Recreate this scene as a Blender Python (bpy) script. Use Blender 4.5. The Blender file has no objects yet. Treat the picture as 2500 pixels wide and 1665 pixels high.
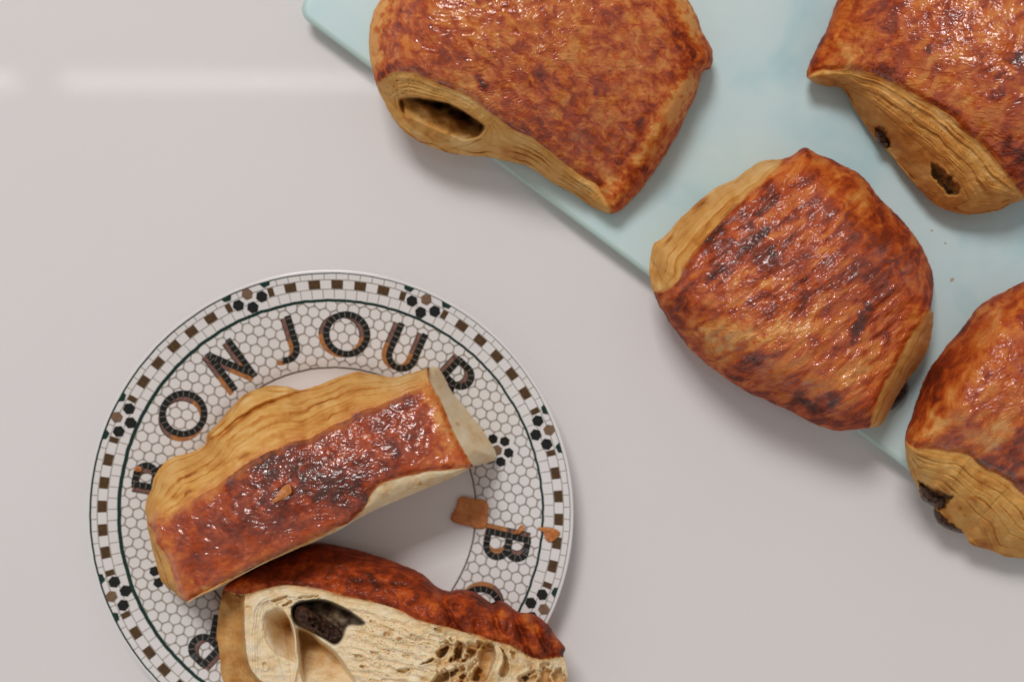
import bpy, math, random
import numpy as np
from mathutils import Vector

# ------------------------------------------------------------------ camera, world, lights, exposure
sc = bpy.context.scene
COL = sc.collection
CAM_H = 50.0            # cm above the table
FOC = 3600.0            # focal length in photo pixels (photo is 2500 wide)
cam_d = bpy.data.cameras.new('camera')
cam = bpy.data.objects.new('camera', cam_d)
COL.objects.link(cam)
cam.location = (0, 0, CAM_H * .01)
cam.rotation_euler = (0, 0, 0)
cam_d.sensor_width = 36.0
cam_d.lens = FOC / 2500.0 * 36.0
cam_d.clip_start = 0.01
cam_d.clip_end = 50
cam_d.dof.use_dof = True
cam_d.dof.focus_distance = (CAM_H - 4.0) * .01
cam_d.dof.aperture_fstop = 5.4
sc.camera = cam

w = bpy.data.worlds.new('World')
sc.world = w
w.use_nodes = True
bg = w.node_tree.nodes['Background']
bg.inputs[0].default_value = (1.0, 0.965, 0.955, 1)
bg.inputs[1].default_value = 0.36

def area(name, loc, target, sx, sy, power, col):
    d = bpy.data.lights.new(name, 'AREA')
    d.shape = 'RECTANGLE'
    d.size, d.size_y = sx, sy
    d.energy = power
    d.color = col
    o = bpy.data.objects.new(name, d)
    COL.objects.link(o)
    o.location = loc
    v = Vector(target) - Vector(loc)
    o.rotation_euler = v.to_track_quat('-Z', 'Y').to_euler()
    return o

area('window_light', (-0.42, 1.20, 2.03), (0, 0, 0), 0.64, 0.48, 29.5, (1.0, 0.975, 0.96))
area('tube_light', (-0.01, 0.352, 1.5), (-0.01, 0.352, 0), 1.20, 0.014, 0.27, (1.0, 0.98, 0.96))
area('tube_light', (-1.27, 0.352, 1.5), (-1.27, 0.352, 0), 1.20, 0.014, 0.27, (1.0, 0.98, 0.96))

vs = sc.view_settings
sc.display_settings.display_device = 'sRGB'
vs.view_transform = 'Standard'
vs.look = 'None'
vs.exposure = 0.0
vs.gamma = 1.0
vs.use_curve_mapping = False
sc.cycles.use_denoising = True
sc.cycles.max_bounces = 8
sc.cycles.caustics_reflective = False
sc.cycles.caustics_refractive = False

# ------------------------------------------------------------------ maths helpers
def W(px, py, z):
    """photo pixel + height (cm) -> world point in metres"""
    px = np.asarray(px, float); py = np.asarray(py, float); z = np.asarray(z, float)
    k = (CAM_H - z) / FOC
    return np.stack([(px - 1250.0) * k, -(py - 832.5) * k, z + 0 * px], -1) * .01

def _hash(ix, iy, seed):
    h = (ix.astype(np.int64) * 374761393 + iy.astype(np.int64) * 668265263 + seed * 1442695041) & 0xffffffff
    h = ((h ^ (h >> 13)) * 1274126177) & 0xffffffff
    h = h ^ (h >> 16)
    return (h & 0xffff) / 65535.0 * 2 * np.pi

def noise2(x, y, seed=0):
    x0 = np.floor(x); y0 = np.floor(y)
    fx = x - x0; fy = y - y0
    u = fx * fx * fx * (fx * (fx * 6 - 15) + 10)
    v = fy * fy * fy * (fy * (fy * 6 - 15) + 10)
    def g(ix, iy, dx, dy):
        a = _hash(ix, iy, seed)
        return np.cos(a) * dx + np.sin(a) * dy
    n00 = g(x0, y0, fx, fy); n10 = g(x0 + 1, y0, fx - 1, fy)
    n01 = g(x0, y0 + 1, fx, fy - 1); n11 = g(x0 + 1, y0 + 1, fx - 1, fy - 1)
    return ((n00 * (1 - u) + n10 * u) * (1 - v) + (n01 * (1 - u) + n11 * u) * v) * 1.5

def fbm(x, y, seed=0, oct=3):
    s = 0; a = 1.0
    for i in range(oct):
        s = s + a * noise2(x * 2 ** i, y * 2 ** i, seed + 17 * i)
        a *= .5
    return s

def sstep(a, b, x):
    t = np.clip((x - a) / (b - a), 0, 1)
    return t * t * (3 - 2 * t)

def catmull(P, n, closed):
    """resample a control polyline smoothly, evenly by length"""
    P = np.asarray(P, float)
    m = len(P)
    out = []
    segs = m if closed else m - 1
    for i in range(segs):
        if closed:
            p0, p1, p2, p3 = P[(i - 1) % m], P[i], P[(i + 1) % m], P[(i + 2) % m]
        else:
            p0, p1, p2, p3 = P[max(i - 1, 0)], P[i], P[i + 1], P[min(i + 2, m - 1)]
        t = np.linspace(0, 1, 16, endpoint=False)[:, None]
        a = .5
        out.append(p1 + t * a * (p2 - p0) + t * t * (2 * a * p0 + (a - 3) * p1 + (3 - 2 * a) * p2 - a * p3)
                   + t ** 3 * (-a * p0 + (2 - a) * p1 + (a - 2) * p2 + a * p3))
    out = np.concatenate(out)
    out = np.vstack([out, out[:1] if closed else P[-1:]])
    L = np.r_[0, np.cumsum(np.hypot(*(out[1:, :2] - out[:-1, :2]).T))]
    s = np.linspace(0, L[-1], n, endpoint=not closed)
    return np.stack([np.interp(s, L, out[:, k]) for k in range(P.shape[1])], -1)

def dist_poly(X, Y, P, closed=False):
    """distance to a polyline, and the nearest point's coordinates"""
    P = np.asarray(P, float)[:, :2]
    Q = np.vstack([P, P[:1]]) if closed else P
    best = np.full(X.shape, 1e9); bx = np.zeros_like(best); by = np.zeros_like(best)
    for (ax, ay), (cx, cy) in zip(Q[:-1], Q[1:]):
        dx, dy = cx - ax, cy - ay
        l2 = dx * dx + dy * dy + 1e-9
        t = np.clip(((X - ax) * dx + (Y - ay) * dy) / l2, 0, 1)
        qx, qy = ax + t * dx, ay + t * dy
        d = np.hypot(X - qx, Y - qy)
        m = d < best
        best = np.where(m, d, best); bx = np.where(m, qx, bx); by = np.where(m, qy, by)
    return best, bx, by

def inside(X, Y, P):
    P = np.asarray(P, float)[:, :2]
    r = np.zeros(X.shape, bool)
    for (ax, ay), (cx, cy) in zip(P, np.roll(P, -1, 0)):
        if ay == cy: continue
        c = ((ay > Y) != (cy > Y)) & (X < (cx - ax) * (Y - ay) / (cy - ay) + ax)
        r ^= c
    return r

def sdf(X, Y, P):
    """distance to the edge, positive inside"""
    d, _, _ = dist_poly(X, Y, P, True)
    return np.where(inside(X, Y, P), d, -d)

class TPS:
    def __init__(self, pts):
        p = np.asarray(pts, float)
        self.c = p[:, :2].mean(0); self.s = 300.0
        q = (p[:, :2] - self.c) / self.s
        n = len(q)
        K = self.k(q[:, None] - q[None])
        A = np.zeros((n + 3, n + 3))
        A[:n, :n] = K + np.eye(n) * 1e-3
        A[:n, n] = 1; A[:n, n + 1:] = q
        A[n, :n] = 1; A[n + 1:, :n] = q.T
        self.w = np.linalg.solve(A, np.r_[p[:, 2], 0, 0, 0]); self.q = q
    def k(self, d):
        r2 = (d ** 2).sum(-1) + 1e-12
        return .5 * r2 * np.log(r2)
    def __call__(self, X, Y):
        x = (X - self.c[0]) / self.s; y = (Y - self.c[1]) / self.s
        n = len(self.q)
        z = self.w[n] + self.w[n + 1] * x + self.w[n + 2] * y
        for (a, b), ww in zip(self.q, self.w[:n]):
            r2 = (x - a) ** 2 + (y - b) ** 2 + 1e-12
            z = z + ww * .5 * r2 * np.log(r2)
        return z

# ------------------------------------------------------------------ objects
def empty(name, loc, label, cat, group=None):
    o = bpy.data.objects.new(name, None)
    COL.objects.link(o)
    o.location = loc
    o.empty_display_size = .01
    o['label'] = label; o['category'] = cat
    if group: o['group'] = group
    return o

def tag(o, label, cat, group=None):
    o['label'] = label; o['category'] = cat
    if group: o['group'] = group
    return o

def mesh_obj(name, V, F, mats, parent=None, attrs=None, smooth=True, fmat=None):
    """V (n,3) world metres; F list/array of tris or quads"""
    V = np.asarray(V, float)
    off = np.array(parent.location) if parent else np.zeros(3)
    me = bpy.data.meshes.new(name)
    if isinstance(F, np.ndarray):
        k = F.shape[1]
        me.vertices.add(len(V)); me.vertices.foreach_set('co', (V - off).astype(np.float32).ravel())
        me.loops.add(F.size); me.loops.foreach_set('vertex_index', F.astype(np.int32).ravel())
        me.polygons.add(len(F))
        me.polygons.foreach_set('loop_start', np.arange(0, F.size, k, dtype=np.int32))
        me.polygons.foreach_set('loop_total', np.full(len(F), k, dtype=np.int32))
        me.update(calc_edges=True)
    else:
        me.from_pydata([tuple(v) for v in (V - off)], [], F)
    if smooth:
        me.polygons.foreach_set('use_smooth', np.ones(len(me.polygons), bool))
    if fmat is not None:
        me.polygons.foreach_set('material_index', np.asarray(fmat, np.int32))
    for m in (mats if isinstance(mats, (list, tuple)) else [mats]):
        me.materials.append(m)
    for k, a in (attrs or {}).items():
        at = me.attributes.new(k, 'FLOAT', 'POINT')
        at.data.foreach_set('value', np.asarray(a, np.float32))
    me.validate()
    o = bpy.data.objects.new(name, me)
    COL.objects.link(o)
    if parent: o.parent = parent
    return o

# ------------------------------------------------------------------ materials
def mat(name):
    m = bpy.data.materials.new(name)
    m.use_nodes = True
    nt = m.node_tree
    return m, nt, nt.nodes['Principled BSDF']

class NT:
    """small node helper"""
    def __init__(self, nt): self.nt = nt
    def n(self, typ, **kw):
        x = self.nt.nodes.new(typ)
        for k, v in kw.items(): setattr(x, k, v)
        return x
    def link(self, a, b): self.nt.links.new(a, b)
    def val(self, sock, v):
        if hasattr(v, 'is_output') or isinstance(v, bpy.types.NodeSocket): self.link(v, sock)
        else: sock.default_value = v
    def math(self, op, a, b=0.0, clamp=False):
        x = self.n('ShaderNodeMath', operation=op, use_clamp=clamp)
        self.val(x.inputs[0], a); self.val(x.inputs[1], b)
        return x.outputs[0]
    def attr(self, name):
        return self.n('ShaderNodeAttribute', attribute_name=name).outputs['Fac']
    def pos(self, scale=(1, 1, 1), rot=(0, 0, 0), loc=(0, 0, 0)):
        g = self.n('ShaderNodeNewGeometry')
        mp = self.n('ShaderNodeMapping')
        self.link(g.outputs['Position'], mp.inputs['Vector'])
        mp.vector_type = 'TEXTURE'
        mp.inputs['Scale'].default_value = scale
        mp.inputs['Rotation'].default_value = rot
        mp.inputs['Location'].default_value = loc
        return mp.outputs[0]
    def noise(self, vec, scale, detail=3, rough=.55, dist=0.0):
        x = self.n('ShaderNodeTexNoise')
        self.link(vec, x.inputs['Vector'])
        x.inputs['Scale'].default_value = scale
        x.inputs['Detail'].default_value = detail
        x.inputs['Roughness'].default_value = rough
        x.inputs['Distortion'].default_value = dist
        return x.outputs['Fac']
    def ramp(self, fac, stops):
        x = self.n('ShaderNodeValToRGB')
        e = x.color_ramp.elements
        while len(e) < len(stops): e.new(.5)
        for k, (p, c) in zip(e, stops):
            k.position = p; k.color = (*c, 1)
        self.link(fac, x.inputs[0])
        return x.outputs[0]
    def mix(self, f, a, b, mode='MIX'):
        x = self.n('ShaderNodeMix', data_type='RGBA', blend_type=mode)
        self.val(x.inputs[0], f)
        for s, v in ((x.inputs[6], a), (x.inputs[7], b)):
            self.val(s, v if isinstance(v, bpy.types.NodeSocket) else (*v, 1))
        return x.outputs[2]
    def bump(self, h, strength, dist, normal=None):
        x = self.n('ShaderNodeBump')
        x.inputs['Strength'].default_value = strength
        x.inputs['Distance'].default_value = dist
        self.link(h, x.inputs['Height'])
        if normal is not None: self.link(normal, x.inputs['Normal'])
        return x.outputs[0]

def pastry_material(name, rot=0.0, stretch=2.2, scale=190.0, seed=0.0, gain=1.0, spark=.16, crmin=.02):
    m, nt, b = mat(name)
    q = NT(nt)
    bake, tone, choc, glz = q.attr('bake'), q.attr('tone'), q.attr('stain'), q.attr('glaze')
    v = q.pos(scale=(1, 1 / stretch, 1), rot=(0, 0, rot), loc=(seed, seed * .7, 0))
    v1 = q.pos(loc=(seed * 1.3, seed, 0))
    n1 = q.noise(v, scale, 4, .52, .6)
    n2 = q.noise(v1, scale * .33, 3, .55, .3)
    n3 = q.noise(v1, scale * 3.6, 3, .6, .0)
    f = q.math('ADD', q.math('MULTIPLY', q.math('SUBTRACT', n1, .5), 2.5 * gain),
               q.math('MULTIPLY', q.math('SUBTRACT', n2, .5), .9 * min(1, gain * 1.2)))
    f = q.math('ADD', f, q.math('MULTIPLY', q.math('SUBTRACT', n3, .5), .30))
    f = q.math('MAXIMUM', q.math('MINIMUM', q.math('ADD', f, .44), .66), .17)
    f = q.math('ADD', f, q.math('MULTIPLY', tone, .40), clamp=True)
    crust = q.ramp(f, [(0.0, (.74, .35, .10)), (.24, (.65, .225, .046)), (.42, (.57, .138, .021)),
                       (.60, (.44, .068, .011)), (.80, (.22, .030, .008)), (1.0, (.085, .017, .007))])
    # laminated, unglazed dough of the ends
    g = q.math('ADD', q.math('MULTIPLY', q.math('SUBTRACT', n3, .5), .3),
               q.math('MULTIPLY', q.math('SUBTRACT', n2, .5), .6))
    g = q.math('ADD', q.math('ADD', g, .42), q.math('MULTIPLY', tone, .42), clamp=True)
    pale = q.ramp(g, [(0.0, (.82, .54, .23)), (.35, (.70, .37, .10)), (.65, (.54, .215, .042)), (1.0, (.26, .075, .014))])
    bf = q.math('ADD', bake, q.math('MULTIPLY', q.math('SUBTRACT', n1, .5), .55))
    bf = q.math('MULTIPLY', q.math('SUBTRACT', bf, .32), 2.8, clamp=True)
    col = q.mix(bf, pale, crust)
    col = q.mix(choc, col, (.035, .014, .009))
    q.link(col, b.inputs['Base Color'])
    # egg-wash glaze : wrinkled, glossy only on the crust
    w1 = q.noise(v, 520, 2, .5, .8)
    w2 = q.noise(v1, 1700, 2, .5, .3)
    w0 = q.noise(v, 150, 2, .5, .8)
    h = q.math('ADD', q.math('MULTIPLY', w1, .42), q.math('MULTIPLY', w2, .10))
    h = q.math('ADD', h, q.math('MULTIPLY', w0, .45))
    nb = q.bump(h, .35, .0009)
    q.link(nb, b.inputs['Normal'])
    q.link(q.bump(q.math('ADD', h, q.math('MULTIPLY', w2, spark)), .34, .0009), b.inputs['Coat Normal'])
    b.inputs['Roughness'].default_value = .6
    b.inputs['Specular IOR Level'].default_value = .12
    q.link(q.math('MULTIPLY', bf, glz), b.inputs['Coat Weight'])
    cr = q.math('ADD', crmin, q.math('MULTIPLY', q.noise(v1, 260, 2, .5), .16))
    q.link(cr, b.inputs['Coat Roughness'])
    b.inputs['Coat IOR'].default_value = 1.7
    return m

def crumb_material():
    m, nt, b = mat('crumb_dough')
    q = NT(nt)
    bake, tone, choc = q.attr('bake'), q.attr('tone'), q.attr('stain')
    v1 = q.pos()
    n2 = q.noise(v1, 160, 4, .6, .3)
    n3 = q.noise(v1, 900, 3, .6)
    g = q.math('ADD', q.math('MULTIPLY', q.math('SUBTRACT', n2, .5), .55),
               q.math('MULTIPLY', q.math('SUBTRACT', n3, .5), .35))
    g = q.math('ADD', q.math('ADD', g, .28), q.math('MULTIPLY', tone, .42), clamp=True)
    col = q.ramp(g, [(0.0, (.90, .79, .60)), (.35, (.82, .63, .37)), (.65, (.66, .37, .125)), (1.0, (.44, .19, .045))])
    bf = q.math('MULTIPLY', q.math('SUBTRACT', q.math('ADD', bake, q.math('MULTIPLY', q.math('SUBTRACT', n2, .5), .5)), .2), 1.6, clamp=True)
    col = q.mix(bf, col, (.40, .12, .026))
    col = q.mix(choc, col, (.05, .018, .010))
    q.link(col, b.inputs['Base Color'])
    b.inputs['Roughness'].default_value = .75
    b.inputs['Specular IOR Level'].default_value = .25
    b.inputs['Subsurface Weight'].default_value = .5
    b.inputs['Subsurface Radius'].default_value = (1.0, .6, .3)
    b.inputs['Subsurface Scale'].default_value = .0022
    h = q.math('ADD', q.noise(v1, 700, 4, .6), q.math('MULTIPLY', q.noise(v1, 2200, 2, .5), .4))
    q.link(q.bump(h, .3, .0006), b.inputs['Normal'])
    return m

def chocolate_material():
    m, nt, b = mat('dark_chocolate')
    q = NT(nt)
    v = q.pos()
    n = q.noise(v, 420, 4, .6, .4)
    q.link(q.ramp(n, [(.3, (.032, .013, .007)), (.7, (.115, .048, .025))]), b.inputs['Base Color'])
    b.inputs['Roughness'].default_value = .2
    q.link(q.bump(q.noise(v, 500, 4, .65, .8), 1.0, .0018), b.inputs['Normal'])
    return m

def plain(name, col, rough=.12, spec=.5, coat=0.0):
    m, nt, b = mat(name)
    b.inputs['Base Color'].default_value = (*col, 1)
    b.inputs['Roughness'].default_value = rough
    b.inputs['Specular IOR Level'].default_value = spec
    b.inputs['Coat Weight'].default_value = coat
    return m

def print_material(name, col, var=.25):
    """printed glaze colour, slightly uneven"""
    m, nt, b = mat(name)
    q = NT(nt)
    n = q.noise(q.pos(), 900, 3, .6)
    a = tuple(c * (1 - var) for c in col); d = tuple(min(1, c * (1 + var)) for c in col)
    q.link(q.ramp(n, [(.3, a), (.7, d)]), b.inputs['Base Color'])
    b.inputs['Roughness'].default_value = .22
    b.inputs['Specular IOR Level'].default_value = .3
    return m

def table_material():
    m, nt, b = mat('white_laminate')
    q = NT(nt)
    n = q.noise(q.pos(), 14, 4, .6)
    n2 = q.noise(q.pos(), 1600, 2, .6)
    c = q.ramp(n, [(.3, (.745, .712, .706)), (.7, (.765, .735, .728))])
    n3 = q.noise(q.pos(), 2600, 2, .7)
    c = q.mix(.5, c, q.ramp(n3, [(.3, (.69, .66, .655)), (.7, (.81, .78, .773))]))
    q.link(c, b.inputs['Base Color'])
    q.link(q.math('ADD', .04, q.math('MULTIPLY', n, .02)), b.inputs['Roughness'])
    return m

def board_material():
    m, nt, b = mat('blue_glaze')
    q = NT(nt)
    n = q.noise(q.pos(), 26, 3, .5, .6)
    n2 = q.noise(q.pos(loc=(3, 1, 0)), 60, 3, .55, .4)
    f = q.math('ADD', q.math('MULTIPLY', n, .7), q.math('MULTIPLY', n2, .3))
    c = q.ramp(f, [(.34, (.43, .635, .67)), (.48, (.54, .71, .725)), (.62, (.585, .725, .725))])
    q.link(c, b.inputs['Base Color'])
    b.inputs['Roughness'].default_value = .34
    b.inputs['Specular IOR Level'].default_value = .4
    return m

M_TABLE, M_BOARD = table_material(), board_material()
M_CRUMB, M_CHOC = crumb_material(), chocolate_material()

# ------------------------------------------------------------------ the table and the board
g = 1.6
me_v = [(-g, -g, 0), (g, -g, 0), (g, g, 0), (-g, g, 0)]
t = mesh_obj('table_top', np.array(me_v), [[0, 1, 2, 3]], M_TABLE, smooth=False)
t['kind'] = 'structure'

BT = 0.95      # board top, cm
def build_board():
    # corner of the board and its two edge directions, seen in the photograph at height BT
    c = W(720, 29, BT)[:2]; e = W(2219, 1147, BT)[:2]
    u = (e - c) / np.linalg.norm(e - c)
    v = np.array([-u[1], u[0]])
    Lx, Ly = .36, .24
    R = .0055
    def outline(inset):
        pts = []
        for (cx, cy, a0) in ((R, R, 180), (Lx - R, R, 270), (Lx - R, Ly - R, 0), (R, Ly - R, 90)):
            for k in range(13):
                a = math.radians(a0 + 90 * k / 12)
                r = R - inset if inset < R - .0005 else .0005
                pts.append(c + u * (cx + r * math.cos(a)) + v * (cy + r * math.sin(a)))
        return np.array(pts)
    top_ = BT * .01
    prof = [(.0075, .0), (.006, .0008), (.0012, top_ - .0030), (.0002, top_ - .0018)] \
        + [(.0016 * (1 - math.cos(math.radians(a))), top_ - .0016 + .0016 * math.sin(math.radians(a))) for a in (10, 30, 50, 70, 90)]
    rings = [np.c_[outline(i), np.full(52, z + .0004)] for i, z in prof]
    V = np.vstack(rings); n = 52; F = []
    for k in range(len(rings) - 1):
        for i in range(n):
            j = (i + 1) % n
            F.append([k * n + i, k * n + j, (k + 1) * n + j, (k + 1) * n + i])
    F.append(list(range((len(rings) - 1) * n, len(rings) * n)))
    F.append(list(range(n - 1, -1, -1)))
    edge = plain('green_glaze_edge', (.48, .64, .60), .3)
    o = mesh_obj('serving_board', V, F, [M_BOARD, edge], fmat=[1] * (len(F) - 2) + [0, 0])
    tag(o, 'pale blue glazed serving board with rounded corner, lying on white table under the whole pastries', 'serving board')
    return o
build_board()

# ------------------------------------------------------------------ pastries: solids built from outline, crown heights, ends and holes
def strokes_tone(X, Y, S, seed):
    t = np.zeros_like(X)
    wob = fbm(X / 22, Y / 22, seed, 3)
    for s in S:
        pts, wd, st = s
        if len(pts) == 1: d = np.hypot(X - pts[0][0], Y - pts[0][1])
        else: d, _, _ = dist_poly(X, Y, pts)
        t += (st * .62 if st > 0 else st) * np.exp(-(np.clip(d + wob * wd * .8, 0, None) / wd) ** 2)
    return t

def solid(root, outline, N, M, base_z, edge_z, crown, w_edge, d_edge, faces, strokes, seed, material,
          holes=(), wrinkle=(.05, .014, .006), wr_rot=0., wr_str=1., centre=None, tone0=0.0, rough_out=2.0, extra=None,
          crust_name='crust', glaze=(12, 120, 1.0), flaky=(.06, 3.0)):
    """faces: dicts lip, far (closes the region outside), zb (bottom height), gamma, K layers, name, mat
    the top is crown() less a rounded shoulder at the outline; below the outline the flanks turn in to the base"""
    O = np.array([[*p, w_edge, d_edge] if len(p) == 2 else list(p) for p in outline], float)
    O = catmull(O, N, True)
    k = np.arange(N)
    cen = np.array(centre) if centre is not None else O[:, :2].mean(0)
    rad = O[:, :2] - cen
    rn = rad / np.linalg.norm(rad, axis=1)[:, None]
    L = k / N * 400
    wob = noise2(L * .12, L * 0 + .3, seed) * 1.2 + noise2(L * .5, L * 0 + .7, seed + 3) * .6
    O[:, :2] += rn * (wob * rough_out)[:, None]
    tt = 1 - (1 - np.arange(1, M + 1) / M) ** 1.35
    X = cen[0] + tt[:, None] * (O[:, 0] - cen[0]); Y = cen[1] + tt[:, None] * (O[:, 1] - cen[1])
    X = np.concatenate([[cen[0]], X.ravel()]); Y = np.concatenate([[cen[1]], Y.ravel()])
    dO, ox, oy = dist_poly(X, Y, O[::2, :2], True)
    # shoulder width and drop taken from the outline, smoothed by inverse distance
    ctrl = O[::max(1, N // 60)]
    def top(x, y, d):
        wsum = np.zeros_like(x); ww = np.zeros_like(x); dd = np.zeros_like(x)
        for c in ctrl:
            q = 1 / ((x - c[0]) ** 2 + (y - c[1]) ** 2 + 30.) ** 1.5
            wsum += q; ww += q * c[2]; dd += q * c[3]
        ww /= wsum; dd /= wsum
        t_ = np.clip(d / ww, 0, 1)
        return crown(x, y) - dd * (1 - np.sqrt(np.clip(1 - (1 - t_) ** 2.2, 0, 1)))
    Z = top(X, Y, dO)
    ca, sa = math.cos(wr_rot), math.sin(wr_rot)
    xr = (X * ca + Y * sa); yr = (-X * sa + Y * ca) * wr_str
    wr = wrinkle[0] * fbm(xr / 60, yr / 60, seed + 5, 2) + wrinkle[1] * fbm(xr / 24, yr / 24, seed + 9, 2) + wrinkle[2] * fbm(xr / 9, yr / 9, seed + 11, 2)
    tn_ = fbm(xr / 95 + .3 * fbm(X / 40, Y / 40, seed + 15, 2), yr / 60, seed + 13, 3) * flaky[1]
    fr_ = tn_ - np.floor(tn_)
    wr = wr + flaky[0] * (np.floor(tn_) * .5 + sstep(0, .10, fr_) * .5 - .5 * tn_)
    flk = np.exp(-((fr_ - .05) / .07) ** 2)
    bake = np.ones_like(X); tone = .30 * flk * (flaky[0] / .06) * np.clip(fbm(X / 30, Y / 30, seed + 16, 2) + .5, 0, 1) + strokes_tone(X, Y, strokes, seed + 21) + tone0; stain = np.zeros_like(X)
    region = np.zeros(X.shape, int)
    amp = np.ones_like(X)
    for fi, f in enumerate(faces, 1):
        lip = catmull(f['lip'], 50, False)
        lip = lip + np.stack([noise2(np.arange(50) * .35, np.zeros(50) + .5, seed + 40), noise2(np.arange(50) * .35, np.zeros(50) + .2, seed + 41)], -1) * f.get('jag', 4)
        reg = inside(X, Y, np.vstack([lip, f['far']]))
        dl, lx, ly = dist_poly(X, Y, lip)
        # shoulder just before the lip, on the crust side
        Z = np.where(reg, Z, Z - .16 * np.exp(-(dl / 9) ** 2))
        zl = top(lx, ly, dist_poly(lx, ly, O[::2, :2], True)[0]) - .16
        inner = dO
        if f.get('hole') is not None:
            dh = np.clip(-sdf(X, Y, f['hole']), 0, None)
            inner = np.minimum(dO, dh)
        qz = dl / (dl + dO + 1e-6)
        qq = dl / (dl + inner + 1e-6)
        zb = f['zb'](X, Y) if callable(f['zb']) else f['zb']
        bul = f.get('bulge', .35)
        zf = zl + (zb - zl) * (qz ** f.get('gamma', 1.0)) + bul * np.sin(np.pi * qz)
        K = f.get('K', 7)
        qq = qq + .055 * noise2(qq * 7.3, X * 0 + .37, seed + 50) + .03 * noise2(qq * 15.1, X * 0 + .71, seed + 49)
        ph = qq * K + f.get('warp', .34) * fbm(X / 80, Y / 80, seed + 51, 2) + .04 * noise2(X / 12, Y / 12, seed + 53)
        ridge = np.abs((ph % 1.0) - .5) * 2
        lid = np.floor(ph)
        gapw = np.clip(.24 + .22 * noise2(X / 55 + lid * 7.7, Y / 55 + lid * 3.1, seed + 48), .05, .5)
        ridge = np.clip(1.2 * (1 - np.exp(-((1 - ridge) / gapw) ** 2)), 0, 1)
        ph2 = ph * 2.6 + .5 + .3 * fbm(X / 50, Y / 50, seed + 54, 2)
        ridge2 = np.abs((ph2 % 1.0) - .5) * 2
        lvar = np.clip(.55 + 1.1 * fbm(X / 60, Y / 60, seed + 55, 2), .08, 1.3)
        am = f.get('amp', .09) * sstep(0, 10, dl) * np.clip(.75 + .9 * fbm(X / 60, Y / 60, seed + 57, 2), .15, 1.5)
        thin = sstep(3.5, 8, (dl + inner) / K)
        am = am * thin; lvar = lvar * (.25 + .75 * thin)
        lr = noise2(lid * 3.73 + .21, lid * 0 + .63, seed + 46)
        zf = zf + 1.1 * am * lr
        am = am * .75
        zf = zf + am * (ridge - .6) + am * .35 * (ridge2 - .5) * lvar + .022 * fbm(X / 20, Y / 20, seed + 58, 2)
        Z = np.where(reg, zf, Z)
        soft = f.get('soft', 7)
        bk = np.where(reg, .5 * np.exp(-dl / soft), 1 - .5 * np.exp(-dl / soft))
        if f.get('keep', 0): bk = np.maximum(bk, f['keep'])
        bake = np.where(reg, bk, np.minimum(bake, bk))
        tn = f.get('tone', 0.) + (.85 * (.72 - ridge) * lvar + .25 * (.5 - ridge2)) * f.get('ltone', 1.0) + .38 * lr * thin + .35 * fbm(X / 40, Y / 40, seed + 61, 2)
        tone = np.where(reg, tn + strokes_tone(X, Y, f.get('strokes', []), seed + 70), tone)
        region = np.where(reg, fi, region)
        amp = np.where(reg, .25, amp)
    Z = Z + wr * amp
    for h in holes:
        poly = catmull(h['poly'], 60, True)
        poly = poly + np.stack([noise2(np.arange(60) * .5, np.zeros(60) + .5, seed + 80), noise2(np.arange(60) * .5, np.zeros(60) + .2, seed + 81)], -1) * h.get('jag', 3)
        s = sdf(X, Y, poly)
        fac = sstep(0, h.get('w', 8), s)
        stw = 1.
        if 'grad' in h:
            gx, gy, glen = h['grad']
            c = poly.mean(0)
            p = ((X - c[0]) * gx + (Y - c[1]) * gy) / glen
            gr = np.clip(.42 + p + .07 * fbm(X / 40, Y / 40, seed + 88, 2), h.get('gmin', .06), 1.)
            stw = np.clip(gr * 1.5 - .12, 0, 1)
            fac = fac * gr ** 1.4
        Z = Z - h['depth'] * fac
        rim = h.get('rim', 0)
        if rim: Z = Z + rim * np.exp(-(np.clip(-s, 0, None) / 6) ** 2) * (s < 0)
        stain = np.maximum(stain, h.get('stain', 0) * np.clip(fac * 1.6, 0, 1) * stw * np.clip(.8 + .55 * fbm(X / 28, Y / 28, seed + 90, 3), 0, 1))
        tone = tone + h.get('tone', 0) * np.clip(fac * 1.5, 0, 1)
    if extra: Z, bake, tone, stain = extra(X, Y, Z, bake, tone, stain, dO)
    glz = sstep(glaze[0], glaze[1], dO) * glaze[2] * np.clip(.85 + .6 * fbm(X / 45, Y / 45, seed + 95, 2), .2, 1)
    # top grid
    V = W(X, Y, Z)
    zr = Z[-N:]
    # flanks turning under
    under = []
    for s_, zf_ in ((.988, .80), (.955, .50), (.90, .20), (.84, .02), (.80, 0.)):
        zz = base_z + (zr - base_z) * zf_
        under.append(W(cen[0] + (O[:, 0] - cen[0]) * s_, cen[1] + (O[:, 1] - cen[1]) * s_, np.maximum(zz, base_z)))
    Vu = np.vstack(under + [W([cen[0]], [cen[1]], [base_z])])
    nt_ = len(V)
    V = np.vstack([V, Vu])
    i = np.arange(N); j = (i + 1) % N
    quads = []
    for r in range(M - 1):
        a = 1 + r * N; b_ = a + N
        quads.append(np.stack([a + i, b_ + i, b_ + j, a + j], -1))
    a = 1 + (M - 1) * N
    for r in range(5):
        b_ = nt_ + r * N
        quads.append(np.stack([a + i, b_ + i, b_ + j, a + j], -1))
        a = b_
    Q = np.vstack(quads)
    tri0 = np.stack([0 * i, 1 + i, 1 + j, 1 + j], -1)
    trib = np.stack([a + i, 0 * i + len(V) - 1, a + j, a + j], -1)
    def full(arr, fill=None):
        e = np.concatenate([np.tile(arr[-N:], 5), [arr[-N:].mean()]])
        return np.concatenate([arr, e])
    at = {'bake': full(bake), 'tone': full(tone), 'stain': full(stain), 'glaze': full(glz)}
    reg_all = np.concatenate([region, np.tile(region[-N:], 5), [0]])
    fr = reg_all[Q[:, 0]]
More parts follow.
